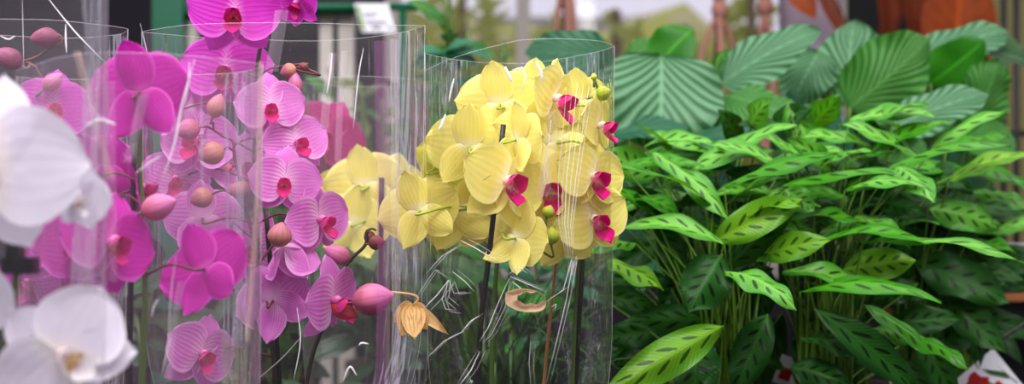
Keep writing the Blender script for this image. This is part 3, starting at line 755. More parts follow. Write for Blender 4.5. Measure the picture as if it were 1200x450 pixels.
c1 = [  # base x,y, tip x,y, width, material, depth offset, facing
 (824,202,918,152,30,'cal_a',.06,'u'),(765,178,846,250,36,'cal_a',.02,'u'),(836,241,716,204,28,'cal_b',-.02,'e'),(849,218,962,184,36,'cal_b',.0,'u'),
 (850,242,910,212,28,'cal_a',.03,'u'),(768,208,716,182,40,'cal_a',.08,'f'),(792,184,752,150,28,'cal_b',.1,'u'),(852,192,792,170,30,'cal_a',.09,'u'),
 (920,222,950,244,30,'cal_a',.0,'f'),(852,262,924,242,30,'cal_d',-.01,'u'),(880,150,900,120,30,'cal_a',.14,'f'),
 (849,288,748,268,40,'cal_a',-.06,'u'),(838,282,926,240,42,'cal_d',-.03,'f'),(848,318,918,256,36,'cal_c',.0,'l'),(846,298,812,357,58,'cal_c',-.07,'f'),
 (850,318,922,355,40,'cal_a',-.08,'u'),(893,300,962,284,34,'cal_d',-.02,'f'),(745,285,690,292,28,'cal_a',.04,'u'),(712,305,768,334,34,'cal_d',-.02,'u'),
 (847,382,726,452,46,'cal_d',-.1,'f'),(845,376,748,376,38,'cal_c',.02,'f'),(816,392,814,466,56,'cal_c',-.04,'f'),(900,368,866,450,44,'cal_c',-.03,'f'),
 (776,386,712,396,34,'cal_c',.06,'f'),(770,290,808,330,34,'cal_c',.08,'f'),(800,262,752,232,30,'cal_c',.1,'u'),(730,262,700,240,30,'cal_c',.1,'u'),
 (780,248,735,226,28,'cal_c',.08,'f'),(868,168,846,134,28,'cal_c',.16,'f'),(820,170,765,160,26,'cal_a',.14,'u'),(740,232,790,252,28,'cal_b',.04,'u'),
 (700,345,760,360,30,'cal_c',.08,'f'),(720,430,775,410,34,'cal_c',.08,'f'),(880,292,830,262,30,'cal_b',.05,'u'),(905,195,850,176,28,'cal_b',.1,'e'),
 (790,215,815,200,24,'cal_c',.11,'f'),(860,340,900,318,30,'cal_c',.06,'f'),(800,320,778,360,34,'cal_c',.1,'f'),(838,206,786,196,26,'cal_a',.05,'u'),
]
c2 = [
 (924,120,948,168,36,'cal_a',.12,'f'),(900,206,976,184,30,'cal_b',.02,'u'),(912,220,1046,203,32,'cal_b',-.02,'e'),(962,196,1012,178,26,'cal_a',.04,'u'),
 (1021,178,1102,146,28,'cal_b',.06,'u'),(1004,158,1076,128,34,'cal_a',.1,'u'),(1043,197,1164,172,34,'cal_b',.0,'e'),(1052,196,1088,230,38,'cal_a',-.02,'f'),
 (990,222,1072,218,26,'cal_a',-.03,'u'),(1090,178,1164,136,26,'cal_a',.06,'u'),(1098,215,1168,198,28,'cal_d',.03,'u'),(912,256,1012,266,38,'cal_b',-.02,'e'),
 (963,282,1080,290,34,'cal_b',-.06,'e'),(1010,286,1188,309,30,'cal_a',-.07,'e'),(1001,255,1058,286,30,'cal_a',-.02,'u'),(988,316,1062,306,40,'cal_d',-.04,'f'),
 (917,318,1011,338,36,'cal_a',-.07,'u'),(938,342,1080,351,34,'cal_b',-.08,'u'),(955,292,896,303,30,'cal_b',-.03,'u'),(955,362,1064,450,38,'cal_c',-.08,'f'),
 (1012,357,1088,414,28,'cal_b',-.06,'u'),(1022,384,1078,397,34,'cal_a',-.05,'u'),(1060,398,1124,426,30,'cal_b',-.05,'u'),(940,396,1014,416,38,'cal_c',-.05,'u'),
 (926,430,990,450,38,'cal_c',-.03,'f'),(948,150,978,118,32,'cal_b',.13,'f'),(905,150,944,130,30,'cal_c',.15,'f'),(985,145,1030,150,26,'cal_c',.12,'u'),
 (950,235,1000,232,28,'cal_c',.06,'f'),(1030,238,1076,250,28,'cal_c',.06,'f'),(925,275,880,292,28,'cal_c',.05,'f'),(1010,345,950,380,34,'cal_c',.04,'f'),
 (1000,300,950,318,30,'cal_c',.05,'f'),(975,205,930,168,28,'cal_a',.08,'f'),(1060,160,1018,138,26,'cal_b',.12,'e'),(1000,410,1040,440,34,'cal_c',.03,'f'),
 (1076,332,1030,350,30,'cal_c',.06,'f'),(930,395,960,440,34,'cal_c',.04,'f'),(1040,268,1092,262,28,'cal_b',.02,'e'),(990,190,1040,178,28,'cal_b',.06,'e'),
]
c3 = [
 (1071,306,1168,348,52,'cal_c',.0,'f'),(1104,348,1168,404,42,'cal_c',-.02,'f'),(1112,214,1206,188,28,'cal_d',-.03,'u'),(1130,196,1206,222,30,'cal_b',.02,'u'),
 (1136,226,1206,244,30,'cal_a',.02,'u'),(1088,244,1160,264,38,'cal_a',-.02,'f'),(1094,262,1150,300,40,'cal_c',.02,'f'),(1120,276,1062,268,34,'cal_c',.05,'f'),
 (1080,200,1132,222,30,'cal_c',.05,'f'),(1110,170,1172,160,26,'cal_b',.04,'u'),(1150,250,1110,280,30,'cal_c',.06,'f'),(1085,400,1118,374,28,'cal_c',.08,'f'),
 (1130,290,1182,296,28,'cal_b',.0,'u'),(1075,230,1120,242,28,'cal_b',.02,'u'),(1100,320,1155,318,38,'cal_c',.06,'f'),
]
calathea(848, 1.66, c1, 'spotted calathea right behind the yellow orchid, stalks clumped at its foot', (710, 930, 165, 450, 32, 16))
calathea(965, 1.70, c2, 'spotted calathea in the middle, long leaves reaching over the dark gap', (900, 1080, 140, 440, 32, 18))
calathea(1075, 1.86, c3, 'spotted calathea farthest right, darkest leaves hanging by the wooden shelf', (1060, 1150, 165, 380, 34, 14))

def orbifolia(px, Y, leaves, label):
    root = foot(px, Y); pl_ = empty('prayer_plant', root, label, 'houseplant', 'broad striped prayer plants behind the calatheas')
    pot(pl_, root, .075, .13, 'pot')
    c = root + Vector((0, 0, .12))
    for (bx, by, tx, ty, w, m, dY, fc, lean) in leaves:
        b, t = at(bx, by, Y+dY), at(tx, ty, Y+dY-lean)
        t = b+(t-b)*1.1; lf = leaf(pl_, b, t, w*1.15*sc(Y+dY), m, .1, fc, random.uniform(-.3, .3), .06, .72, .5, 30, 19)
        petiole(lf, c + Vector((random.uniform(-.02, .02), random.uniform(-.02, .02), 0)), b, .0028, .002)
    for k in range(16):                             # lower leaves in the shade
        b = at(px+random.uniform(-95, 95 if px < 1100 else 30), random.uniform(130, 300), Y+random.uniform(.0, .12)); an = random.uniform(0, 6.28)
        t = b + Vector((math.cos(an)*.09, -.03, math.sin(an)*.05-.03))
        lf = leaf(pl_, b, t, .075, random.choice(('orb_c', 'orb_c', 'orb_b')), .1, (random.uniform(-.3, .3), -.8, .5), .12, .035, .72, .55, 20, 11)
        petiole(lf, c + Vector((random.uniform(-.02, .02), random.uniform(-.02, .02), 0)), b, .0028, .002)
    return pl_
U_ = (0, -.6, .8); F_ = (0, -.92, .4)
orbifolia(800, 2.12, [(775,66,772,172,128,'orb_a',-.06,(.1,-.85,.5),.06),(730,72,790,44,44,'orb_b',.05,U_,.0),(768,80,808,38,56,'orb_d',.03,(-.4,-.8,.3),.02),
  (846,98,950,40,66,'orb_a',.02,(-.3,-.7,.6),.03),(850,112,930,140,58,'orb_b',-.05,(.1,-.8,.6),.05),(715,158,800,150,40,'orb_c',-.12,U_,.02),(790,176,876,152,44,'orb_c',-.12,U_,.04),
  (720,70,625,62,60,'orb_c',.06,F_,.03),(845,60,860,100,30,'orb_d',.06,F_,.0),(840,120,838,160,60,'orb_b',.05,F_,.0),(700,100,640,120,60,'orb_c',.1,F_,.0),(730,110,716,160,50,'orb_c',.06,F_,.0)],
  'broad silver-striped prayer plant behind the yellow orchid')
orbifolia(1000, 2.16, [(992,124,1000,32,80,'orb_a',.05,(-.4,-.8,.4),-.02),(960,60,930,118,60,'orb_a',.06,(-.3,-.85,.4),.0),(996,126,1082,52,84,'orb_b',-.04,(.5,-.85,.2),-.02),
  (1046,150,1148,112,54,'orb_a',-.12,(0,-.75,.65),.03),(980,160,950,128,50,'orb_b',-.08,F_,.02),(1000,175,965,140,40,'orb_c',-.1,F_,.02),(1070,110,1046,148,50,'orb_c',.05,F_,.0)],
  'broad striped prayer plant in the middle, by the pale planter')
orbifolia(1125, 2.24, [(1075,72,1172,38,62,'orb_a',.02,(.1,-.7,.7),.02),(1090,98,1148,52,52,'orb_d',-.03,(.3,-.9,.1),.02),(1156,60,1214,78,58,'orchid_leaf',.02,(.2,-.6,.75),.03),
  (1136,150,1168,76,66,'orb_b',-.06,(.4,-.85,.2),.0),(1100,160,1076,110,50,'orb_d',.02,F_,.0),(1182,150,1140,176,50,'orb_b',-.05,F_,.02),(1112,170,1160,190,50,'orb_c',.03,F_,.0)],
  'broad striped prayer plant at the right, below the rust leaf')

# grassy plant behind the yellow orchid
G = empty('grass_plant', foot(590, 1.74), 'grassy plant with long thin blades behind the yellow orchid', 'houseplant')
pot(G, foot(590, 1.74), .07, .12, 'pot')
for k in range(90):
    az = random.uniform(0, 6.28); L = random.uniform(.16, .34); r_ = random.uniform(.05, .2)
    b0 = foot(590, 1.74)+Vector((random.uniform(-.04, .04), random.uniform(-.04, .04), .105))
    d = Vector((math.cos(az), math.sin(az)*.6, 0)); hgt = random.uniform(.16, .27); dr = random.uniform(.0, .16); ww = random.uniform(.0016, .0036)
    sd = Vector((-d.y, d.x, .2)).normalized(); P, U = [], []
    for i in range(14):
        u = i/13; c = b0 + d*r_*1.25*(u*.5+u*u*.6) + Vector((0, 0, hgt*1.5*u-dr*2*u*u*u-hgt*.35*u*u))
        w = ww*(1-u**3)
        for j in (-1, 0, 1): P.append(c+sd*j*w+Vector((0, 0, .4*w*abs(j)))); U.append((u, .5+.5*j))
    mb = MB(); mb.grid(P, 14, 3, U); mb.build('leaf', M['grass'], G)

# leafy background plants
def bushy(px, Y, nstem, h, spread, lsize, mats, label, leaves_per=7, x_bias=0, narrow=.42):
    root = foot(px, Y); o = empty('leafy_plant', root, label, 'houseplant', 'leafy plants at the back of the table')
    pot(o, root, .07, .12, 'pot')
    for k in range(nstem):
        a = random.uniform(0, 6.28); top = root + Vector((math.cos(a)*spread*random.uniform(.2, 1)+x_bias, math.sin(a)*spread*.6, h*random.uniform(.65, 1.05)))
        s0 = root + Vector((random.uniform(-.02, .02), random.uniform(-.02, .02), .11))
        pts = smooth_path([s0, s0.lerp(top, .5)+Vector((0, 0, .04)), top], 8)
        mb = MB(); mb.tube(pts, .003, 6); mb.build('stem', M['stem_green'], o)
        for q in range(leaves_per):
            c = pts[int((.3+.7*q/(leaves_per-1))*(len(pts)-1))]; b_ = random.uniform(0, 6.28); L = lsize*random.uniform(.7, 1.2)
            t = c + Vector((math.cos(b_), math.sin(b_)*.7, random.uniform(-.5, .7))).normalized()*L
            leaf(o, c, t, L*narrow, random.choice(mats), .12, (random.uniform(-.4, .4), -.6, .6), .2, .04, nu=10, nv=7)
    return o
bushy(548, 2.35, 7, .80, .13, .075, ['bush_a', 'bush_a', 'bush_c'], 'leafy green plant behind the sleeves, upright glossy leaves', 7)
bushy(452, 2.55, 9, .64, .14, .06, ['bush_b', 'bush_b', 'bush_a'], 'olive-leaved plant behind the small yellow orchid, below the price label', 7)
bushy(330, 2.45, 7, .58, .12, .06, ['bush_b', 'bush_a'], 'olive-leaved plant under the green rack, behind the magenta flowers', 7)
bushy(620, 2.05, 7, .46, .14, .07, ['bush_c', 'bush_a', 'orb_d'], 'low dark-green leafy plant behind the grassy one', 6)
bushy(330, 2.1, 9, .36, .13, .08, ['orchid_leaf', 'grass'], 'low dark plant at the foot of the pink-veined orchid', 7)
bushy(170, 1.8, 8, .34, .12, .08, ['orchid_leaf', 'orchid_leaf', 'grass'], 'low dark plant behind the dark magenta orchid stems', 7)
bushy(460, 2.0, 9, .40, .12, .08, ['orchid_leaf', 'grass'], 'low dark plant below the small yellow orchid', 7)
# palm-like rosette of drooping leaves, centre top
RP = empty('umbrella_plant', foot(522, 2.2), 'teal-green umbrella plant with drooping leaf whorls left of the yellow flowers', 'houseplant')
pot(RP, foot(522, 2.2), .06, .12, 'pot')
tp = at(520, 62, 2.2); mb = MB(); mb.tube(smooth_path([foot(522, 2.2)+Vector((0, 0, .1)), tp], 8), .003, 7); mb.build('stem', M['stem_green'], RP)
for ang, L in ((-10, 58), (-28, 46), (-55, 34), (-85, 30), (-120, 32), (-150, 40), (-172, 34), (20, 40)):
    a = math.radians(ang); t = tp + Vector((math.cos(a)*L, -10, math.sin(a)*L*.8))*sc(2.2)
    leaf(RP, tp, t, 26*sc(2.2), 'bush_c', .22, (0, -.5, .85), .2, .03, nu=12, nv=7)

# rubber plant with rust leaves
Yr = 3.05
rfoot = Vector(((1060-600)*sc(Yr), Yr, 0))
RB = empty('rubber_plant', rfoot, 'tall plant with big rust-orange leaves behind the prayer plants', 'houseplant')
pot(RB, rfoot, .09, .16, 'pot')
rl = leaf(RB, at(1118, 84, Yr), at(1126, -44, Yr+.03), 96*sc(Yr), 'rust', .05, (.15, -1, .1), .14, .02, .72, .55, 26, 13)
mb = MB(); mb.tube(smooth_path([rfoot+Vector((0, 0, .14)), at(1090, 200, Yr+.03), at(1118, 84, Yr+.005)], 8), .004, 7); mb.build('stem', M['rust_dark'], RB)
leaf(RB, at(915, -40, Yr), at(956, 22, Yr-.02), 34*sc(Yr), 'rust', .05, (0, -1, .2), .12, .02)
leaf(RB, at(952, -30, Yr), at(998, 56, Yr-.02), 20*sc(Yr), 'rust_dark', .03, (0, -1, .2), .3, .02)
for x, dx in ((1030, 6), (1046, -4), (1062, 2)):
    mb = MB(); mb.tube(smooth_path([rfoot+Vector((0, 0, .14)), at(x+4, 150, Yr+.1), at(x+dx, -60, Yr+.12)], 8), .0055, 7); mb.build('stem', M['rust_dark'], RB)
    leaf(RB, at(x+dx, -40, Yr+.12), at(x+dx+random.uniform(-14, 14), 56, Yr+.1), 30*sc(Yr), 'rust_dark', .05, (.3, -1, .1), .2, .02)

# ------------------------------------------------------------------ setting
M['floor'] = plain('grey_concrete', lin(96, 92, 92), .7, .4, 6)
M['dark_wall'] = plain('dark_wall', lin(56, 50, 60), .8, .4, 3)
M['olive_wall'] = plain('olive_wall', lin(168, 160, 110), .8, .25, 3)
M['black'] = plain('black_panel', lin(22, 24, 26), .6, .3, 5)
M['bench'] = plain('dark_bench', lin(46, 44, 46), .6, .4, 14)
M['wood'] = NB('wood_edge'); b = M['wood']
wv = b.noise(9, 3); M['wood'] = b.pbr(b.mix(wv, lin(196, 128, 84), lin(150, 92, 60)), .55)
M['metal'] = plain('dark_metal', lin(42, 42, 46), .4, .2, 40, metal=.4)
M['green_metal'] = plain('green_metal', lin(12, 104, 74), .4, .15, 30)
M['cream'] = plain('cream_board', lin(206, 200, 190), .6, .15, 20)
M['lav'] = plain('lavender_glaze', lin(188, 172, 190), .6, .15, 8)
M['paper'] = plain('white_card', lin(238, 236, 244), .6, .05, 30)
M['ink'] = plain('grey_ink', lin(110, 110, 125), .6, .1)
M['greenink'] = plain('green_ink', lin(120, 160, 70), .6, .1)
M['redprint'] = plain('red_print', lin(190, 40, 40), .5, .4, 60)
M['leafprint'] = plain('green_print', lin(70, 110, 50), .5, .4, 60)
M['rope'] = plain('brown_rope', lin(190, 140, 126), .85, .5, 200)
M['lawn'] = plain('lawn', lin(176, 186, 96), .9, .4, 1.2)
M['render_wall'] = plain('pale_facade', lin(228, 222, 240), .8, .1, 2)
g = NB('window_glass'); tr = g.n('ShaderNodeBsdfTransparent', i_Color=(.96, .97, .97)); gl = g.n('ShaderNodeBsdfGlossy', i_Roughness=.02)
mx = g.n('ShaderNodeMixShader'); mx.inputs[0].default_value = .04
g.t.links.new(tr.outputs[0], mx.inputs[1]); g.t.links.new(gl.outputs[0], mx.inputs[2]); M['glass'] = g.fin(mx.outputs[0])

def quadbox(name, lo, hi, m):
    mb = MB(); mb.box(lo, hi); return struct(mb, name, m)
YW = 4.2
def X(px, Y): return (px-600)*sc(Y)
xl, xr = X(452, YW), X(990, YW)
quadbox('floor', (-4, -2, -.04), (4, YW+.1, 0), M['floor'])
quadbox('wall_left', (-4, YW, 0), (xl, YW+.1, 3.0), M['dark_wall'])
quadbox('wall_back', (xl, YW, 0), (xr, YW+.1, .95), M['dark_wall'])
quadbox('wall_right', (xr, YW, 0), (X(1140, YW), YW+.1, 3.0), M['black'])
quadbox('wall_side', (X(1140, YW), YW-.02, 0), (4, YW+.1, 3.0), M['olive_wall'])
quadbox('wall_top', (xl, YW, 2.5), (xr, YW+.1, 3.0), M['dark_wall'])
wn = MB()
for x in (xl+.02, (xl+xr)/2-.27, xr-.02): wn.box((x-.02, YW-.02, .95), (x+.02, YW+.06, 2.5))
for z in (.97, 2.48): wn.box((xl, YW-.02, z-.02), (xr, YW+.06, z+.02))
wf = struct(wn, 'window_1', M['cream'])
gb = MB(); gb.box((xl, YW+.02, .97), (xr, YW+.028, 2.48)); gb.build('window_glass', M['glass'], wf, False)
bm = MB(); bm.box((-2.2, 3.13, 2.42), (2.2, 3.2, 2.5)); struct(bm, 'ceiling_beam', M['metal'])
# outdoors
M['bank'] = NB('grassy_bank'); b = M['bank']
n1 = b.noise(.9, 3); n2 = b.noise(2.2, 2)
M['bank'] = b.pbr(b.mix(b.sm(n2, .42, .6), b.mix(b.sm(n1, .4, .6), lin(226, 232, 120), lin(190, 208, 104)), lin(236, 228, 180)), .9)
mb = MB(); P, U = [], []
for i in range(40):
    x = -3.2+i*.25
    for j, (y, h) in enumerate(((10.6, 0), (11.2, .55), (11.9, .88), (12.8, 1.0), (14.5, 1.02), (16.0, .0))):
        P.append(Vector((x, y, -.05+h*(2.74+.4*noise.noise(Vector((x*1.1, 2, 0)))+.15*noise.noise(Vector((x*3, 5, 0))))))); U.append((i/39, j/5))
mb.grid(P, 40, 6, U); struct(mb, 'hill', M['bank'], True)
lw = MB(); lw.box((-14, YW+.1, -.1), (14, 30, -.02)); struct(lw, 'ground', M['lawn'])
fc = MB(); fc.box((-6, 18, -.02), (2.0, 19, 3.4)); struct(fc, 'exterior_wall', M['render_wall'])
def tree(x, Y, h, r, label, n=420, ls=.17, z0=.4):
    o = empty('garden_tree', (x, Y, -.02), label, 'tree', 'trees outside the window')
    mb = MB(); mb.tube([Vector((x, Y, -.02)), Vector((x+.03, Y, z0+.3)), Vector((x, Y, h))], [.05, .04, .02], 8); mb.build('trunk', M['pale_trunk'], o)
    mb = MB()
    for k in range(n):
        d = Vector((random.gauss(0, 1), random.gauss(0, 1), random.gauss(0, 1))).normalized()*random.uniform(.3, 1)
        c = Vector((x+d.x*r, Y+d.y*r, z0+(h-z0)/2+d.z*(h-z0)/2)); a = Vector((random.uniform(-1, 1), random.uniform(-1, 1), random.uniform(-1, 1))).normalized()*ls
        b_ = a.orthogonal().normalized()*ls*.4
        mb.face([c-a, c-b_, c+a, c+b_], [(0, .5), (.5, 0), (1, .5), (.5, 1)])
    mb.build('foliage', M['out_leaf'], o)
for px, Yt_, py, r, lab in ((540, 6.2, -40, .38, 'olive shrub outside the window, behind the leafy green plant'), (655, 6.8, 18, .2, 'pale shrub outside the window, above the yellow flowers'),
        (722, 6.0, 12, .22, 'yellow-green shrub outside, left of the splayed macrame strands'), (802, 6.4, 30, .2, 'low yellow-green shrub outside, behind the splayed macrame strands'),
        (880, 6.9, -30, .2, 'taller yellow-green shrub outside, behind the narrow macrame hanger')):
    tree(X(px, Yt_), Yt_, at(0, py, Yt_).z, r, lab, 420, .11)

# display table
T_ = empty('display_table', (0, 1.6, 0), 'dark display table carrying all the potted plants', 'table')
mb = MB(); mb.box((-1.0, .72, BENCH-.04), (.80, 2.78, BENCH)); mb.build('tabletop', M['bench'], T_, False)
for x in (-.92, .72):
    for y in (.8, 2.7):
        mb = MB(); mb.box((x-.03, y-.03, 0), (x+.03, y+.03, BENCH-.04)); mb.build('leg', M['metal'], T_, False)

# green rack with boards, label, boxes
Yk = 2.9
RK = empty('display_rack', (X(300, Yk), Yk, 0), 'green metal display rack with cream uprights at the top left', 'rack')
mb = MB(); mb.tube([at(232, 8, Yk), at(488, 8, Yk)], .008, 10); mb.tube([at(488, 8, Yk), at(490, 8, Yk+.5)], .008, 10); mb.build('top_rail', M['green_metal'], RK)
zt = at(0, -40, Yk).z
mb = MB(); mb.box((X(178, Yk), Yk+.0, 0), (X(214, Yk), Yk+.06, zt)); mb.build('side_panel', M['green_metal'], RK, False)
mb = MB(); mb.tube([at(472, 8, Yk), Vector((X(472, Yk), Yk, 0))], .007, 10); mb.build('leg', M['green_metal'], RK)
for a, c in ((209, 228), (373, 388), (395, 413)):
    mb = MB(); mb.box((X(a, Yk+.03), Yk+.05, 0), (X(c, Yk+.03), Yk+.09, at(0, 4 if a > 300 else -5, Yk).z)); mb.build('upright', M['cream'], RK, False)
mb = MB(); mb.box((X(214, Yk), Yk+.02, at(0, 12, Yk).z-.004), (X(415, Yk), Yk+.05, at(0, 4, Yk).z)); mb.build('shelf', M['green_metal'], RK, False)
mb = MB(); mb.box((X(185, Yk+.2), Yk+.2, 0), (X(440, Yk+.2), Yk+.24, at(0, -30, Yk).z)); mb.build('back_panel', M['black'], RK, False)
# price label clipped to the rail
PL = empty('hanging_price_label', at(440, 8, Yk-.015), 'white price label hanging from the green rail', 'label')
Yp = Yk-.012
mb = MB(); q = [at(415, 4, Yp), at(455, 4, Yp), at(464, 38, Yp-.01), at(424, 38, Yp-.01)]; mb.face(q)
mb.build('card', M['paper'], PL, False)
def onl(u, v): return q[0].lerp(q[1], u).lerp(q[3].lerp(q[2], u), v) + Vector((0, -.001, 0))
mb = MB()
for u0, u1, v0, v1 in ((.2, .62, .34, .38), (.2, .5, .43, .46), (.34, .6, .78, .88), (.8, .92, .8, .87)): mb.face([onl(u0, v1), onl(u1, v1), onl(u1, v0), onl(u0, v0)])
for k in range(12): mb.face([onl(.2+k*.05, .72), onl(.2+k*.05+.02+.01*(k % 3), .72), onl(.2+k*.05+.02+.01*(k % 3), .6), onl(.2+k*.05, .6)])
mb.build('print', M['ink'], PL, False)
mb = MB(); mb.face([onl(.03, .95), onl(.13, .95), onl(.13, .1), onl(.03, .1)]); mb.build('stripe', M['greenink'], PL, False)

# pale tall planter
cx, w0 = X(950, 3.24), .073
TP = empty('tall_planter', (cx, 3.24, 0), 'tall pale lavender planter on a black pedestal behind the middle prayer plant', 'planter')
mb = MB(); mb.lathe([(.001, 0), (.075, 0), (.075, .02), (.05, .05), (.05, 1.2), (.06, 1.235), (.001, 1.235)], (cx, 3.24, 0), 32); mb.build('pedestal', M['black'], TP)  # pedestal added in black so the gap between the plants stays dark
mb = MB(); mb.lathe([(.001, 1.236), (w0*.9, 1.236), (w0*.94, 1.245), (w0*.99, 1.76), (w0*1.03, 1.77), (w0*1.01, 1.78), (w0*.9, 1.775), (w0*.88, 1.3), (.001, 1.3)], (cx, 3.24, 0), 40); mb.build('planter_body', M['lav'], TP)

# macrame hangers
def hanger(px, Y, knots, strands, label, zt=2.42):
    top = at(px, 10, Y); o = empty('macrame_hanger', (top.x, Y, zt), label, 'plant hanger', 'brown macrame hangers before the window')
    mb = MB()
    for k in range(2):
        pts = [Vector((top.x+.008*math.sin(i*.9+k*math.pi), Y+.008*math.cos(i*.9+k*math.pi), zt+(top.z-zt)*i/24)) for i in range(25)]
        mb.tube(pts, .0075, 7)
    mb.build('cord', M['rope'], o)
    for ky in knots:
        mb = MB(); c = at(px, ky, Y); mb.lathe([(.001, -.02), (.014, -.016), (.019, 0), (.014, .016), (.001, .02)], c, 12); mb.build('knot', M['rope'], o)
    ky = knots[-1]; bot = at(px, 190, Y)
    for dx, dy in strands:
        mb = MB(); mb.tube(smooth_path([at(px, ky, Y), at(px+dx*.55, ky+28, Y+dy*.5), at(px+dx, 72, Y+dy), at(px+dx*1.05, 120, Y+dy), bot], 6), .0065, 7); mb.build('strand', M['rope'], o)
hanger(843, 3.16, [-30, 12], [(-22, 0), (2, -.05), (20, .02), (-4, .06)], 'brown macrame hanger with splayed strands above the silver-striped leaves')
hanger(897, 3.16, [-20, 8], [(-8, 0), (8, -.02), (0, .05)], 'narrow brown macrame hanger beside the pale planter')
hanger(663, 3.16, [-40, -24], [(-14, 0), (13, -.02), (0, .05), (4, -.05)], 'brown macrame hanger above the yellow flowers, knots out of sight')

# dark metal rack with wooden shelf, right
Yq = 2.5
MR = empty('metal_rack', (X(1185, Yq), Yq, 0), 'dark metal rack with a wooden shelf at the right edge', 'rack')
for px in (1176, 1191):
    mb = MB(); mb.tube([Vector((X(px, Yq+.3), Yq+.3, 0)), Vector((X(px, Yq+.3), Yq+.3, 2.2))], .006, 8); mb.build('post', M['metal'], MR)
mb = MB(); mb.tube([at(1165, 156, Yq+.3), at(1300, 156, Yq+.3)], .006, 8); mb.build('crossbar', M['metal'], MR)
mb = MB(); mb.tube([at(1165, 300, Yq+.3), at(1300, 300, Yq+.3)], .006, 8); mb.build('crossbar', M['metal'], MR)
mb = MB(); mb.box((X(1145, Yq), Yq-.02, at(0, 352, Yq).z), (X(1340, Yq), Yq+.34, at(0, 340, Yq).z)); mb.build('shelf', M['wood'], MR, False)
mb = MB(); mb.box((X(1145, Yq), Yq+.0, at(0, 384, Yq).z), (X(1340, Yq), Yq+.03, at(0, 352.5, Yq).z)); mb.build('apron', M['metal'], MR, False)
mb = MB(); mb.box((X(1145, Yq), Yq+.1, 0), (X(1340, Yq), Yq+.13, at(0, 384, Yq).z)); mb.build('back_panel', M['black'], MR, False)
# things on the rack shelf: pale pots
for px, r_, h_, lab in ((1190, .03, .075, 'small pale pot on the wooden shelf at the right edge'),):
    mb = MB(); c = Vector((X(px, Yq+.15), Yq+.15, at(0, 340, Yq).z))
    mb.lathe([(.001, 0), (r_*.75, 0), (r_, h_*.9), (r_*1.08, h_*.9), (r_*1.08, h_), (r_*.95, h_), (r_*.9, h_*.8), (.001, h_*.8)], c, 24)
    tag(mb.build('flower_pot', M['lav'], origin=c), lab, 'pot')

# plant label card lower right
Yt = 1.9
TG = empty('plant_label', at(1150, 430, Yt), 'tilted white plant label with red flowers printed on it, lower right corner', 'label')
q = [at(1112, 452, Yt), at(1164, 408, Yt+.01), at(1214, 470, Yt+.01), at(1162, 512, Yt)]
mb = MB(); mb.face([q[0], q[3], q[2], q[1]]); mb.face([p+Vector((0, .0015, 0)) for p in (q[0], q[1], q[2], q[3])]); mb.build('card', M['paper'], TG, False)
def ont(u, v): return q[0].lerp(q[1], u).lerp(q[3].lerp(q[2], u), v) + Vector((0, -.001, 0))
mb = MB()
for cu, cv, r_ in ((.38, .28, .2), (.62, .58, .17), (.25, .62, .2), (.78, .85, .14)):
    ring = [ont(cu+r_*math.cos(a*.5236)*(1+.2*math.cos(a*2.6)), cv+r_*math.sin(a*.5236)*(1+.2*math.sin(a*2.1))) for a in range(12)]
    mb.face(ring[::-1])
mb.build('flower_print', M['redprint'], TG, False)
mb = MB()
for u0, v0, u1, v1 in ((.62, .12, .9, .5), (.5, .2, .6, .5), (.84, .2, .95, .7)):
    mb.face([ont(u0, v0), ont(u0+.05, v0+.14), ont(u1, v1), ont(u1+.0, v1-.12)])
mb.build('leaf_print', M['leafprint'], TG, False)
mb = MB(); mb.tube([at(1092, 394, Yt+.02), at(1130, 402, Yt+.015), at(1162, 404, Yt+.012), at(1215, 370, Yt+.01)], .0022, 7); mb.tube([at(1162, 404, Yt+.012), Vector((at(1162, 0, Yt).x, Yt+.02, BENCH))], .002, 7)
mb.build('wire_holder', M['pot_clear'], TG)
# small plant tags in the foliage foot
for px, py, w, h, Yg, rz, lab in ((925, 436, 30, 34, 1.79, .35, 'white plant tag half hidden among the calathea stalks'), (1052, 446, 20, 24, 1.84, -.3, 'white plant tag low between the middle and right calatheas')):
    o = empty('plant_tag', at(px, py, Yg), lab, 'label', 'plant tags in the pots'); k = sc(Yg)
    R_ = Matrix.Rotation(rz, 3, 'Y'); c = at(px, py, Yg)
    mb = MB(); mb.box((-w/2*k, 0, -h/2*k), (w/2*k, .001, h/2*k), R_, c); mb.box((-.003, .0002, -.18), (.003, .0008, -h/2*k+.001), R_, c); mb.build('card', M['paper'], o, False)
    mb = MB(); mb.box((-w*.34*k, -.0006, -h*.32*k), (w*.1*k, -.0001, h*.1*k), R_, c); mb.build('flower_print', M['redprint'], o, False)

# ------------------------------------------------------------------ light
w = bpy.data.worlds.new('World'); S.world = w; w.use_nodes = True; nt = w.node_tree; nt.nodes.clear()
wo = nt.nodes.new('ShaderNodeOutputWorld'); bg = nt.nodes.new('ShaderNodeBackground'); tc = nt.nodes.new('ShaderNodeTexCoord'); sx = nt.nodes.new('ShaderNodeSeparateXYZ')
nt.links.new(tc.outputs['Generated'], sx.inputs[0])
mr = nt.nodes.new('ShaderNodeMapRange'); mr.interpolation_type = 'SMOOTHSTEP'; mr.inputs[1].default_value = -.3; mr.inputs[2].default_value = .7; mr.inputs[3].default_value = .25; mr.inputs[4].default_value = .85
nt.links.new(sx.outputs[1], mr.inputs[0])
mz = nt.nodes.new('ShaderNodeMapRange'); mz.interpolation_type = 'SMOOTHSTEP'; mz.inputs[1].default_value = .1; mz.inputs[2].default_value = .95; mz.inputs[3].default_value = 0; mz.inputs[4].default_value = .3
nt.links.new(sx.outputs[2], mz.inputs[0])
ad = nt.nodes.new('ShaderNodeMath'); ad.operation = 'ADD'; nt.links.new(mr.outputs[0], ad.inputs[0]); nt.links.new(mz.outputs[0], ad.inputs[1])
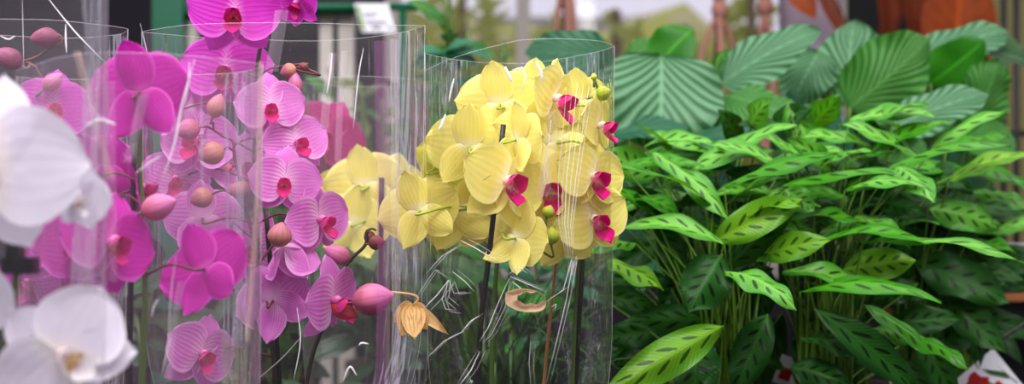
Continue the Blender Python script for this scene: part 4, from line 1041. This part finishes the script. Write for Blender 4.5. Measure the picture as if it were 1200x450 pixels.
mf = nt.nodes.new('ShaderNodeMapRange'); mf.interpolation_type = 'SMOOTHSTEP'; mf.inputs[1].default_value = -.35; mf.inputs[2].default_value = .15; mf.inputs[3].default_value = .12; mf.inputs[4].default_value = 1
nt.links.new(sx.outputs[2], mf.inputs[0]); ml = nt.nodes.new('ShaderNodeMath'); ml.operation = 'MULTIPLY'; nt.links.new(ad.outputs[0], ml.inputs[0]); nt.links.new(mf.outputs[0], ml.inputs[1]); ad = ml
bg.inputs[0].default_value = (.86, .80, .95, 1); nt.links.new(ad.outputs[0], bg.inputs[1]); nt.links.new(bg.outputs[0], wo.inputs[0])
def area(name, loc, tgt, sx_, sy_, e, col=(1, 1, 1)):
    l = bpy.data.lights.new(name, 'AREA'); l.shape = 'RECTANGLE'; l.size, l.size_y, l.energy, l.color = sx_, sy_, e, col
    o = bpy.data.objects.new(name, l); COL.objects.link(o); o.location = loc
    o.rotation_euler = (Vector(tgt)-Vector(loc)).to_track_quat('-Z', 'Y').to_euler()
area('shop_light', (-.3, .3, 2.6), (0, 1.5, 1.2), 1.4, .6, 30, (1, .96, .97))
area('tube_light', (-.9, 1.3, 2.3), (-.2, 1.4, 1.2), .12, 1.4, 12, (1, .97, 1))
area('tube_light', (.9, 1.6, 2.4), (.4, 1.7, 1.2), .12, 1.6, 12, (1, 1, .94))
area('standing_tube', (-1.1, -.3, 1.5), (-.1, 1.4, 1.2), .1, 1.6, 3, (1, .96, 1))  # strip lamps added behind the camera for streak reflections on the sleeves
area('standing_tube', (.5, -.6, 1.6), (-.1, 1.4, 1.2), .1, 1.6, 3, (1, .98, 1))
area('shop_light', (.5, .7, 2.7), (.4, 1.8, 1.2), .9, .5, 11, (1, 1, .95))

cam = bpy.data.cameras.new('camera'); co = bpy.data.objects.new('camera', cam); COL.objects.link(co)
co.location = (0, 0, CAMZ); co.rotation_euler = (math.pi/2, 0, 0)
cam.sensor_width = 36; cam.lens = 36*1680/1200; cam.clip_start = .02
cam.dof.use_dof = True; cam.dof.focus_distance = 1.39; cam.dof.aperture_fstop = 4.0
S.camera = co
S.cycles.transparent_max_bounces = 40; S.cycles.max_bounces = 10
S.view_settings.view_transform = 'Standard'; S.view_settings.look = 'Medium High Contrast'; S.view_settings.exposure = .03
